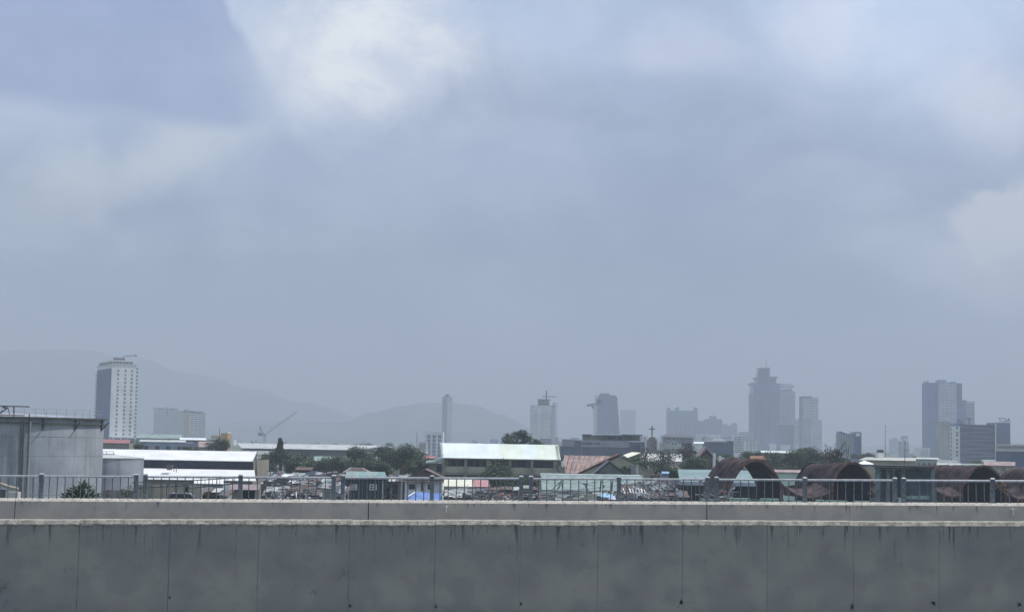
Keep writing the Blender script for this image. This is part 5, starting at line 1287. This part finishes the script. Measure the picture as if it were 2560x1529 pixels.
for a, b_ in zip(pp, pp[1:]): mb.tube(a, b_, .13, cream_w, n=8)
mb.tube(P(-20, 1190, 122.5), P(25, 1216, 122.5), .10, steel_d); obj('chute', mb, rt); PBO('footing', rt, 14, 44, 1229, None, 122, .8, pale_w); PBO('shed_side', rt, -40, 14, 1222, None, 123, 2, dark_w)

# parked dark van
D_ = 205
rt = thing('parked_van', 'dark purple van parked at the foot of the cream yard wall, only its roof showing', 'van', P(444, 1245, D_ - 45)); 
D_ = 158; rt.location = P(444, 1262, D_); 
vb = mat('purple_paint', (.035, .03, .06), .3, .1, .6, spec=.5); g0 = P(444, 1262, D_); X0, X1 = XX(406, 1245, D_), XX(484, 1245, D_); zt = ZC(444, 1233, D_); zb = zt - 1.9
mb = MB(); L_ = X1 - X0
prof = [(0, .35), (0, .95), (.10, 1.15), (.22, 1.78), (.30, 1.88), (.86, 1.9), (.97, 1.6), (1.0, .9), (1.0, .35)]
mb.prism([(X0 + u * L_, D_, zb + v) for u, v in prof], (0, 1.7, 0), vb); obj('body', mb, rt)
mb = MB(); mb.prism([(X0 + u * L_, D_ - .02, zb + v) for u, v in [(.20, 1.2), (.26, 1.68), (.82, 1.7), (.92, 1.25)]], (0, .015, 0), glass_d); obj('side_windows', mb, rt)
mb = MB(); mb.tube((X0 + .27 * L_, D_ + .5, zt + .02), (X0 + .45 * L_, D_ + .5, zt + .06), .05, tin_white); mb.tube((X0 + .7 * L_, D_ + .5, zt + .06), (X0 + .9 * L_, D_ + .5, zt - .05), .05, tin_white); obj('roof_rack', mb, rt)
for u in (.2, .8):
    mb = MB(); mb.tube((X0 + u * L_, D_ - .05, zb + .33), (X0 + u * L_, D_ + .2, zb + .33), .33, joint_m, n=16); obj('wheel', mb, rt)
mb = MB(); mb.box(X0 - 8, X1 + 8, D_ - 3, D_ + 5, -.6, zb, mat('yard_ground', (.16, .15, .13), .95, .15, .6)); tag(obj('yard', mb), kind='structure')

# pale green roof and dark open shed
rt = thing('open_shed', 'open-sided shed with a flat pale green roof left of and behind the first rusty arch', 'shed', P(1800, 1230, 222)); rt.location.z = -.6
slope(rt, (1699, 1900, 1204), (1694, 1900, 1174), 222, 230, tin_mint, 16, ms=[mat('pale_green_tin', (.22, .31, .31), .7, .07, .5)])
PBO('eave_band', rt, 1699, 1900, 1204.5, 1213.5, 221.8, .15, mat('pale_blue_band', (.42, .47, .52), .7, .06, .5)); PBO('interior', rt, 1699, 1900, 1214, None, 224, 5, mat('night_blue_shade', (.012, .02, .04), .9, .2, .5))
for px in (1700, 1718, 1738, 1760, 1780): PBO('post', rt, px, px + 2.4, 1214, None, 221.9, .15, brown_w)
PBO('crossbar', rt, 1738, 1800, 1235, 1236.5, 221.6, .08, tin_ice)
simple_house('hut', 'tiny hut with a light blue roof and mauve wall before the dark bush', 1655, 1672, 1183, 1178, 240, 3, mat('mauve_wall', (.30, .26, .36), .8, .1, 1), mat('sky_blue_tin', (.25, .42, .62), .6, .05, 1), 2, 1)
sticks('tangle of dry branches and rubble heap left of the tiny blue hut', 'branches', [(1620, 1170, 1628, 1188), (1622, 1166, 1634, 1182), (1630, 1190, 1640, 1172), (1615, 1190, 1650, 1184), (1640, 1190, 1648, 1178), (1618, 1164, 1624, 1170, .14)], 238, mat('sun_bleached_wood', (.34, .28, .24), .9, .2, 2), .08, 'dead_branch')

# --- rusty corrugated arches
hollow_shade = mat('painted_hollow_shade', (0.006, 0.010, 0.022), .95, .3, 1.0)  # near-black inner faces: shade of the hollow painted into the colour
def arch(label, cx, yap, wpx, D, dx, dep, leg_y, th_px=5, rear_open=True, seed=1, rs=1.0):
    """half-round shell of rusty plate: front opening centred on photo x cx with its crown at yap; swept back by (dx, dep) metres"""
    rt = thing('rusty_arch', label, 'steel arch', P(cx, 1250, D), 'rusty steel arches along the shore'); rt.location.z = -.6
    R0 = pxm(wpx, D) / 2; ap = P(cx, yap, D); zs = ap.z - R0 * 0.98; zb = ZC(cx, leg_y, D)
    n = 22; pts = []
    for i in range(n + 1):
        u = math.cos(math.pi * i / n); pts.append((u * R0, zs + (1 - abs(u) ** 2.1) * R0 * .98, 0))
    tk = pxm(th_px, D)
    def pp_(x, z, k, inner):
        # point on ring k (0 front .. 1 back); inner ring is thinner
        s = (R0 - tk * .55) / R0 if inner else 1.0
        return Vector((ap.x + x * s + dx * k, D + dep * k, zs + (z - zs) * s))
    NS = 9
    sh = random.Random(seed)
    for j in range(NS):       # ribs of plate along the depth: each ring a plate, alternately proud
        k0, k1 = j / NS, (j + 1) / NS; g_ = .0; bump_ = 1.0 + (.018 if j % 2 else 0)
        mb = MB(); vs = []
        prof = [(pts[0][0], zb)] + [(x, z) for x, z, _ in pts] + [(pts[-1][0], zb)]
        for k_ in (k0, k1):
            for inner in (False, True):
                for x, z in prof:
                    s = ((R0 - tk * .5) / R0 if inner else bump_) * (1 - (1 - rs) * k_)
                    zz = zs + (z - zs) * s if z > zs else z
                    vs.append(Vector((ap.x + x * s + dx * k_, D + dep * k_, zz)))
        m_ = len(prof); fs = []; fi = []
        for i in range(m_ - 1):
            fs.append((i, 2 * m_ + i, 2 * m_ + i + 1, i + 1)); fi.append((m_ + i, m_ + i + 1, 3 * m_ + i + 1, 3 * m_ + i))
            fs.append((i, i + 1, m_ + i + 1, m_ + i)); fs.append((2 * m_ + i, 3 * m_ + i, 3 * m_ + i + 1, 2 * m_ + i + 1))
        mb.add(vs, fs, rust_deep); kk_ = mb._m(hollow_shade)
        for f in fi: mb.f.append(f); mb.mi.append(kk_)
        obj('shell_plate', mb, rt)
    # front rim of stepped bolted flange
    mb = MB()
    for i in range(n):
        a, b_ = pts[i], pts[i + 1]; o = 1.035; s_in = (R0 - tk * .75) / R0
        q_ = lambda x, z, s, y: Vector((ap.x + x * s, y, zs + (z - zs) * s))
        mb.hexa([q_(a[0], a[1], s_in, D - .16), q_(b_[0], b_[1], s_in, D - .16), q_(b_[0], b_[1], s_in, D - .002), q_(a[0], a[1], s_in, D - .002),
                 q_(a[0], a[1], o, D - .16), q_(b_[0], b_[1], o, D - .16), q_(b_[0], b_[1], o, D - .002), q_(a[0], a[1], o, D - .002)], rust_red)
    for sx in (-1, 1):
        zz = zs
        while zz > zb:
            h_ = sh.uniform(.25, .5); w1 = tk * sh.uniform(.5, 1.2); x_ = ap.x + sx * R0
            mb.box(x_ - w1 * .6, x_ + w1 * .6, D - .14, D - .003, max(zb, zz - h_), zz - .03, rust_red); zz -= h_
    obj('rim', mb, rt)
    if not rear_open:
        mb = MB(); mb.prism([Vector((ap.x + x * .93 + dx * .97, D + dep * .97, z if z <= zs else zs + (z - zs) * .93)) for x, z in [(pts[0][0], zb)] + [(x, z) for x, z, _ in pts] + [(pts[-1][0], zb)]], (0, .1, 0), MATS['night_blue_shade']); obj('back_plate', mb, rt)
    mb = MB()
    for sx in (-1, 1):
        mb.box(ap.x + sx * R0 - .7 + min(0, dx), ap.x + sx * R0 + .7, D - .3, D + dep + .3, -.6, zb, mat('seafoam_concrete', (.20, .30, .26), .9, .15, .8, streak=.3))
    obj('footing', mb, rt)
    return rt
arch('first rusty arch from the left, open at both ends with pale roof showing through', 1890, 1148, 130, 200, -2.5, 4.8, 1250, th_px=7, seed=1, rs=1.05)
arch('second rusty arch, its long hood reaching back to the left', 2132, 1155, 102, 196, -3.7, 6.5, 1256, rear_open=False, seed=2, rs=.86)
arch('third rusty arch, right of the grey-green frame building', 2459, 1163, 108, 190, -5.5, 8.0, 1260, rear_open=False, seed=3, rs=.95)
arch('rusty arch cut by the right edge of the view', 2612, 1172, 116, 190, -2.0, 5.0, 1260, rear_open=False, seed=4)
# sagging sheets between the arches (concave up)
def sag(label, x0, x1, y0, ylow, y1, D, dep, sd):
    rt = thing('sagging_plate', label, 'steel plate', P((x0 + x1) / 2, 1250, D), 'sagging rusty plates between the arches'); rt.location.z = ZC((x0 + x1) / 2, ylow + 4, D)
    mb = MB(); n = 12; q = random.Random(sd)
    for i in range(n):
        def at(t): return (x0 + (x1 - x0) * t, y0 + (y1 - y0) * t + (ylow - (y0 + y1) / 2) * math.sin(math.pi * t) ** .8)
        (xa, ya), (xb, yb) = at(i / n), at((i + 1) / n)
        a, b_ = P(xa, ya, D), P(xb, yb, D); kk = Vector((-.8, dep, .9)); up_ = Vector((0, 0, .07))
        mb.hexa([a, b_, b_ + kk, a + kk, a + up_, b_ + up_, b_ + kk + up_, a + kk + up_], rust_deep)
    obj('plate', mb, rt)
    mb = MB()
    for i in range(n):
        (xa, ya), (xb, yb) = at(i / n), at((i + 1) / n); mb.tube(P(xa, ya + .6, D - .06), P(xb, yb + .6, D - .06), .05 if i % 3 else .07, mat('worn_red_edge', (.18, .09, .08), .8, .3, 3), n=4)
    obj('edge', mb, rt)
sag('rusty plate sagging between the first and second arches', 1952, 2076, 1205, 1243, 1228, 193, 5, 1)
sag('crumpled rusty plate left of the third arch leg', 2336, 2408, 1222, 1240, 1236, 188, 4, 2)
sag('crumpled rusty plate between the third arch and the right edge', 2508, 2580, 1215, 1246, 1236, 187, 4, 3)
sag('torn rusty plate left of the first arch foot', 1762, 1832, 1212, 1228, 1222, 205, 4, 4)
rt = thing('hull_plating', 'broad brown rusty side plate standing between the frame building and the third arch', 'steel plate', P(2375, 1240, 196)); rt.location.z = -.6
PBO('plate', rt, 2338, 2410, 1170, 1236, 197.5, .3, rust_deep)
rt = thing('hull_plating', 'rusty flank plate curving between the first arch and the second arch hood', 'steel plate', P(2030, 1230, 200)); rt.location.z = -.6
mb = MB(); mb.prism([P(1956, 1216, 200), P(1962, 1238, 200), P(2010, 1242, 200), P(2075, 1236, 200), P(2082, 1190, 200), P(2050, 1165, 200), P(2018, 1185, 200), P(1995, 1210, 200)], (0, .3, 0), rust_deep); obj('plate', mb, rt)
sticks('loose rusty rods and pipes lying round the foot of the second arch', 'scrap rods', [(2170, 1232, 2235, 1240), (2180, 1226, 2215, 1246), (2186, 1246, 2250, 1232), (2178, 1218, 2192, 1250, .12), (2196, 1230, 2206, 1250, .1), (2205, 1244, 2240, 1244)], 186, tin_rust, .07, 'scrap_rod')
sticks('criss-cross rusty bracing on the right leg of the third arch', 'bracing', [(2484, 1200, 2520, 1238), (2500, 1198, 2514, 1216), (2490, 1212, 2516, 1212), (2498, 1222, 2520, 1224), (2510, 1206, 2486, 1222)], 186, mat('ochre_rust', (.22, .13, .07), .9, .3, 3), .09, 'brace')
PBO('x', None, 1, 2, 1, 2, 1, 1, rust_deep) if False else None
for (a_, b_, y_, lab) in ((1826, 1876, 1245, 'pale green concrete block under the left side of the first arch'), (1903, 1948, 1246, 'pale green concrete block under the right side of the first arch'), (2043, 2062, 1249, 'small pale green block left of the second arch opening'), (2068, 2120, 1251, 'pale green concrete block inside the second arch'), (2138, 2180, 1252, 'pale green concrete block at the right foot of the second arch')):
    mb = MB(); pbox(mb, a_, b_, y_, None, 185, 1.2, mat('pale_seafoam', (.26, .38, .33), .9, .12, .8, streak=.25)); tag(obj('concrete_block', mb), lab, 'concrete block', 'pale green concrete blocks under the arches')

# --- grey-green frame building
D_ = 172
rt = thing('frame_building', 'grey-green steel frame building with thick columns between second and third arch', 'building', P(2264, 1240, D_)); rt.location.z = -.6
PBO('roof_beam', rt, 2186, 2338, 1163, 1167.5, D_ - .5, 6, steel_d); PBO('upper_beam', rt, 2188, 2336, 1168, 1172, D_ - .2, .4, grn_steel)
PBO('back_wall', rt, 2190, 2334, 1172.5, 1243, D_ + 3.0, .4, grn_steel); PBO('base', rt, 2190, 2334, 1247, None, D_ + .3, 3, dark_w)
for a_, b_ in ((2192, 2200), (2217, 2225), (2231, 2238), (2254, 2263), (2328, 2337)): PBO('column', rt, a_, b_, 1172.2, None, D_ - .3, .5, mat('blue_grey_steel', (.14, .19, .21), .75, .12, .8, streak=.3))
PBO('inner_panel', rt, 2265, 2326, 1176, 1236, D_ + .6, .3, mat('blue_teal_panel', (.065, .10, .125), .8, .15, .5)); PBO('inner_panel', rt, 2239, 2252, 1176, 1240, D_ + .8, .3, MATS['blue_teal_panel']); PBO('inner_panel', rt, 2202, 2216, 1174, 1240, D_ + .9, .3, dark_w)
for i in range(4):
    x = 2266 + i * 15.2; PBO('window', rt, x, x + 13.5, 1238.5, 1247, D_ + .1, .2, mat('pale_glass', (.26, .38, .38), .5, .1, 2))
mb = MB(); q = random.Random(8)
for i in range(16):
    x = 2190 + i * 9; mb.tube(P(x, 1163, D_), P(x + q.uniform(-3, 3), 1163 - q.uniform(1, 5), D_), .04, steel_d, n=4)
for x in (2196, 2221, 2240, 2258): mb.tube(P(x - 8, 1184, D_ - .4), P(x, 1173, D_ - .4), .08, grn_steel); mb.tube(P(x + 8, 1184, D_ - .4), P(x, 1173, D_ - .4), .08, grn_steel)
obj('roof_brackets', mb, rt)['kind'] = 'stuff'
rt = thing('bollard', 'pale grey square bollard between rusty rods and the frame building', 'bollard', P(2252, 1245, 160)); rt.location.z = -.6
PBO('shaft', rt, 2248, 2255, 1245, None, 160, .3, pale_w)

# --- crowded shacks
shack_m = [tin_grey, tin_rust, tin_grey, dark_w, tin_old, tin_grey, brown_w, brown_w, tin_rust, navy_s, tin_pale, dark_w, tin_grey]
wallc = [brown_w, dark_w, dark_w, navy_s, grey_w, sand_w, dkvoid, dkteal]
LM = [(260, 'the foot of the white high rise'), (340, 'the left part of the white warehouse roof'), (430, 'the middle of the white warehouse roof'), (520, 'the tan block'), (600, 'the luffing crane'), (690, 'the narrow spiky tree'), (770, 'the glaring zinc roof'), (840, 'the round-topped tree'), (910, 'the dark teal house'), (985, 'the wide spreading tree'), (1060, 'the small white house'), (1115, 'the slim tower'), (1190, 'the cream awning'), (1260, 'the shrubby tree by the columns'), (1355, 'the pale unfinished tower'), (1430, 'the pink ribbed roof'), (1520, 'the tapering glass tower'), (1580, 'the grey water drum'), (1635, 'the church cross'), (1700, 'the pale villa'), (1765, 'the weathered gabled house'), (1830, 'the boxy blue-grey building'), (1900, 'the first rusty arch'), (1960, 'the ring-topped tower'), (2025, 'the balcony-grid tower'), (2120, 'the blue glass tower'), (2212, 'the tall radio mast'), (2262, 'the lattice-topped tower'), (2340, 'the tall broad tower'), (2440, 'the office block with roof letters'), (2540, 'the right edge of the view')]
USED = set()
def relabel(rt, px, kinds, tails=('',)):
    lm = sorted(LM, key=lambda l: abs(l[0] - px))[:3]
    for x0, l in lm:
        side = 'just left of' if px < x0 - 12 else ('just right of' if px > x0 + 12 else 'in line with')
        for kd in kinds:
            for tl in tails:
                s_ = f'{kd} {side} {l}{tl}'
                if s_ not in USED and len(s_.split()) <= 16: USED.add(s_); rt['label'] = s_; return
for o_ in list(scene.objects):
    if o_.name.startswith('distant_block'):
        px_ = CX + (o_.location.x / o_.location.y) * F
        relabel(o_, px_, ['low hazy block on the distant skyline'], ('', ', the smaller one', ', the farther one', ', the paler one', ', the lowest one', ', half covered'))
colw = {tin_grey: 'grey', tin_rust: 'rusty', tin_pale: 'pale grey', tin_old: 'dull green', brown_w: 'brown', tin_white: 'white', tin_ice: 'ice white', tin_pink: 'pink'}
def shack(px, yt, D, wpx, seed, rm=None, wm_=None, label=None):
    q = random.Random(seed); rm = rm or q.choice(shack_m); wm_ = wm_ or q.choice(wallc)
    rt = thing('tin_shack', label or ('patched tin-roofed shack crowded behind the railing'), 'shack', P(px, 1250, D), 'patched shacks along the shore'); rt.location.z = -.6
    X0, X1 = XX(px - wpx / 2, yt, D), XX(px + wpx / 2, yt, D); zt = ZC(px, yt, D); dep = q.uniform(2.5, 4); tilt = q.uniform(.25, .8); sk = q.uniform(-.25, .25)
    mb = MB(); mb.box(X0 + .15, X1 - .15, D + .2, D + dep, -.6, zt - tilt - .05, wm_); obj('wall', mb, rt)
    ns = max(2, int((X1 - X0) / 1.0))
    for i in range(ns):
        a, b_ = X0 + (X1 - X0) * i / ns, X0 + (X1 - X0) * (i + 1) / ns + q.uniform(-.05, .15); za = zt - tilt + sk * (i / ns) + q.uniform(-.03, .05); rmm = rm if q.random() < .6 else q.choice(shack_m)
        mb = MB(); mb.slab((a, D - q.uniform(.1, .5), za), (b_, D - q.uniform(.1, .5), za + q.uniform(-.03, .03)), (b_, D + dep, za + tilt), (a, D + dep, za + tilt), .03, rmm); obj('roof_sheet', mb, rt)
    mb = MB(); h = (zt + .6); x = q.uniform(X0 + .4, max(X0 + .5, X1 - 1.2)); mb.box(x, x + .75, D + .14, D + .197, max(0, zt - tilt - 1.9), zt - tilt - .5, q.choice([dkvoid, dkvoid, sand_w, navy_s])); obj('opening', mb, rt)
    if label is None: relabel(rt, px, [colw.get(rm, 'dark') + ' tin-roofed shack'], (', back row' if D > 240 else ', middle row' if D > 218 else ', front row', ', low among the scrap', ', partly covered by its neighbour'))
    return rt
q = random.Random(31)
sid = 0
rows = [  # (x range, photo y of the roof tops, distance)
    (655, 850, 1181, 262), (655, 850, 1192, 246), (650, 855, 1203, 232), (660, 850, 1214, 222), (655, 850, 1225, 213),
    (968, 1010, 1188, 240), (1106, 1240, 1222, 214), (1235, 1350, 1216, 235), (1545, 1690, 1200, 240), (1550, 1700, 1212, 226), (1345, 1560, 1234, 212), (1560, 1700, 1228, 214), (480, 560, 1222, 170)]
for (x0, x1, y_, D0) in rows:
    x = x0
    while x < x1:
        w_ = q.uniform(22, 44); sid += 1
        shack(x + w_ / 2, y_ + q.uniform(-3, 4), D0 + q.uniform(-3, 3), w_, sid)
        x += w_ * q.uniform(.85, 1.1)
shack(700, 1187, 228, 52, 900, tin_white, brown_w, 'shack with a glaring white zinc roof, largest bright roof among the crowded shacks')
shack(758, 1168, 268, 40, 901, brown_w, brown_w, 'taller brown shack with a pale ridge standing above the crowded shacks')
shack(742, 1215, 215, 44, 902, tin_mint2, dkvoid, 'shack with a crumpled pale mint sheet roof low among the crowded shacks')
shack(820, 1207, 205, 34, 903, tin_grey, grey_w, 'plain grey-walled hut just left of the paired railing posts')
shack(846, 1216, 205, 26, 904, mat('lilac_tin', (.33, .36, .46), .7, .1, .8), grey_w, 'grey hut with a lilac roof between the paired railing posts')
for (px, y_, w_, D2, m_, lb) in [(668, 1196, 26, 224, tin_pale, 'shack with one pale roof sheet at the left end of the crowded shacks'), (735, 1201, 34, 226, tin_ice, 'low shack with a thin bright roof edge under the glaring zinc roof'), (674, 1224, 30, 207, tin_pale, 'shack with a small pale roof just right of the pink-roofed house'), (798, 1196, 24, 226, tin_pale, 'shack with a dim roof and bright ridge left of the plain grey hut'), (988, 1192, 34, 232, tin_pale, 'pale-edged shack between the dark teal house and the white house'), (1132, 1226, 44, 209, tin_pale, 'shack roofed with pale scraps under the cream awning')]:
    shack(px, y_, D2, w_, int(px), m_, dark_w, lb)
# scrap, boards, washing: nobody could count it
def litter(name, x0, x1, y0, y1, D0, D1, n, sd, mats_, L=(.3, 1.6), flat=.25):
    q = random.Random(sd); mb = MB()
    for i in range(n):
        D = q.uniform(D0, D1); p = P(q.uniform(x0, x1), q.uniform(y0, y1), D)
        l = q.uniform(*L); a = q.gauss(0, flat); d = Vector((math.cos(a) * math.cos(a * .5), q.uniform(-.3, .3), math.sin(a))) * l
        m_ = q.choice(mats_)
        if q.random() < .8: mb.tube(p, p + d, q.uniform(.025, .05), m_, n=4)
        else:
            w_ = Vector((q.uniform(-.1, .1), q.uniform(.1, .3), q.uniform(.08, .25))); mb.slab(p, p + d * .6, p + d * .6 + w_, p + w_, .03, m_)
    tag(obj(name, mb), kind='stuff'); return mb
sc_m = [tin_grey, brown_w, brown_w, dark_w, steel_d, steel_d, tin_rust, grey_w, dark_w, navy_s, tin_pale]
litter('scrap_heap', 655, 850, 1188, 1248, 205, 216, 260, 1, sc_m)
litter('laundry', 665, 800, 1234, 1250, 200, 206, 70, 2, [tin_white, cur_w, tin_ice, MATS['mauve_wall'], navy_s, dkvoid], (.3, .8), 1.2)
litter('scrap_heap', 1105, 1240, 1222, 1250, 205, 214, 160, 3, sc_m)
litter('timber_pile', 1340, 1450, 1228, 1250, 205, 212, 110, 4, [MATS['grey_wood'], grey_w, dark_w, tin_pale, steel_d], (1.0, 3.0), .08)
litter('scrap_heap', 1550, 1690, 1206, 1248, 205, 214, 260, 5, sc_m + [tin_pale], (.3, 1.2), .6)
litter('scrap_heap', 1240, 1340, 1232, 1250, 205, 212, 80, 6, [tin_red, tin_red, tin_grey, tin_white, steel_d], (.4, 1.2), .4)
litter('scrap_heap', 1740, 1830, 1224, 1252, 186, 196, 70, 7, [tin_rust, rust_red, steel_d, grey_w], (.6, 1.8), .5)
litter('scrap_heap', 1500, 1560, 1224, 1250, 205, 211, 70, 8, sc_m, (.3, 1.0), .8)
# bright sheets leaning in the scrap yard
rt = thing('sheet_stack', 'row of bright leaning white sheets in the scrap yard right of the mint roof', 'metal sheets', P(1585, 1240, 208)); rt.location.z = -.6
for i in range(9):
    x = 1553 + i * 7.5; y = 1218 + (i % 3) * 2
    mb = MB(); mb.slab(P(x, y + 12, 207), P(x + 3.2, y + 12.4, 207), P(x - 1, y, 208.2), P(x - 4.5, y, 208.2), .04, tin_white if i % 2 else tin_pale); obj('metal_sheet', mb, rt)
for x0, x1, y0, y1, m_ in ((1604, 1618, 1232, 1243, tin_white), (1620, 1633, 1231, 1243, mat('cream_bag', (.7, .68, .55), .8, .05, 1)), (1585, 1588, 1232, 1244, tin_white), (1591, 1594, 1233, 1244, tin_ice), (1560, 1580, 1233, 1239, tin_pink)): PBO('white_board', rt, x0, x1, y0, y1, 206.5, .3, m_)
sack = mat('cream_sack', (.52, .52, .42), .85, .1, 2)
rt = thing('sack_pile', 'two cream bulging sacks stacked under the mint roof eave', 'sacks', P(1474, 1245, 207)); rt.location.z = ZC(1474, 1247, 207)
for a_, b_ in ((1457, 1474), (1475, 1492)): PBO('sack', rt, a_, b_, 1234, 1247, 207, .7, sack)
rt = thing('tarpaulin', 'bright light blue tarpaulin sheet right of the cream sacks', 'tarpaulin', P(1520, 1240, 206)); rt.location.z = ZC(1520, 1248, 206)
mb = MB(); mb.slab(P(1502, 1241, 205), P(1532, 1243, 205), P(1533, 1233, 207), P(1504, 1232, 207), .04, mat('light_blue_tarp', (.30, .55, .68), .5, .08, 1)); obj('sheet', mb, rt)
mb = MB(); mb.slab(P(1520, 1246, 204.5), P(1540, 1248, 204.5), P(1537, 1238, 206), P(1528, 1240, 206), .04, mat('pale_lilac_tarp', (.5, .52, .68), .6, .08, 1)); obj('fold', mb, rt)
sticks('three weathered timber poles lying under the mint roof eave', 'timber', [(1340, 1232, 1400, 1237, .06), (1345, 1228, 1395, 1233, .05), (1395, 1237, 1430, 1238.5, .09)], 204, tin_pale, .06, 'timber')

# low houses and greenery filling the town floor behind
q = random.Random(77)
hl = 'low tin-roofed house half hidden among the trees of the town'
for i in range(46):
    D = q.uniform(360, 760); px = 250 + 2310 * (i + q.random()) / 46; w_ = q.uniform(7, 14) / D * F
    hm = q.uniform(2.8, 5.0); hor = 1104.5 + (px - 1280) * .01746
    ye = hor + (10 - hm) / D * F; yr = hor + (10 - hm - 1.2) / (D + 4) * F
    th_ = simple_house('town_house', hl, px - w_ / 2, px + w_ / 2, ye, yr, D, 8, q.choice([sand_w, cream_w, grey_w, dark_w, white_w]), q.choice([tin_pale, tin_grey, tin_rust, tin_old, tin_grey]), 3, 2, group='low houses of the town')
    relabel(th_, px, ['low ' + ('distant' if D > 560 else 'nearer') + ' house half hidden by trees'], ('', ', smaller one', ', farther back', ', partly covered'))
for i in range(64):
    D = q.uniform(285, 420) if i % 2 else q.uniform(420, 900); px = 240 + 2330 * (i + q.random()) / 64; h_ = q.uniform(3.5, 7.0) if i % 2 else q.uniform(5, 9)
    hor = 1104.5 + (px - 1280) * .01746
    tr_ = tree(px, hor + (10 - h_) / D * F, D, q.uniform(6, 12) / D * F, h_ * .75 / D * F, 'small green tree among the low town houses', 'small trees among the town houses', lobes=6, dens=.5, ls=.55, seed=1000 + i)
    relabel(tr_, px, ['small ' + ('distant' if D > 420 else 'nearer') + ' green tree'], ('', ', the lower one', ', the fuller one', ', the darker one'))
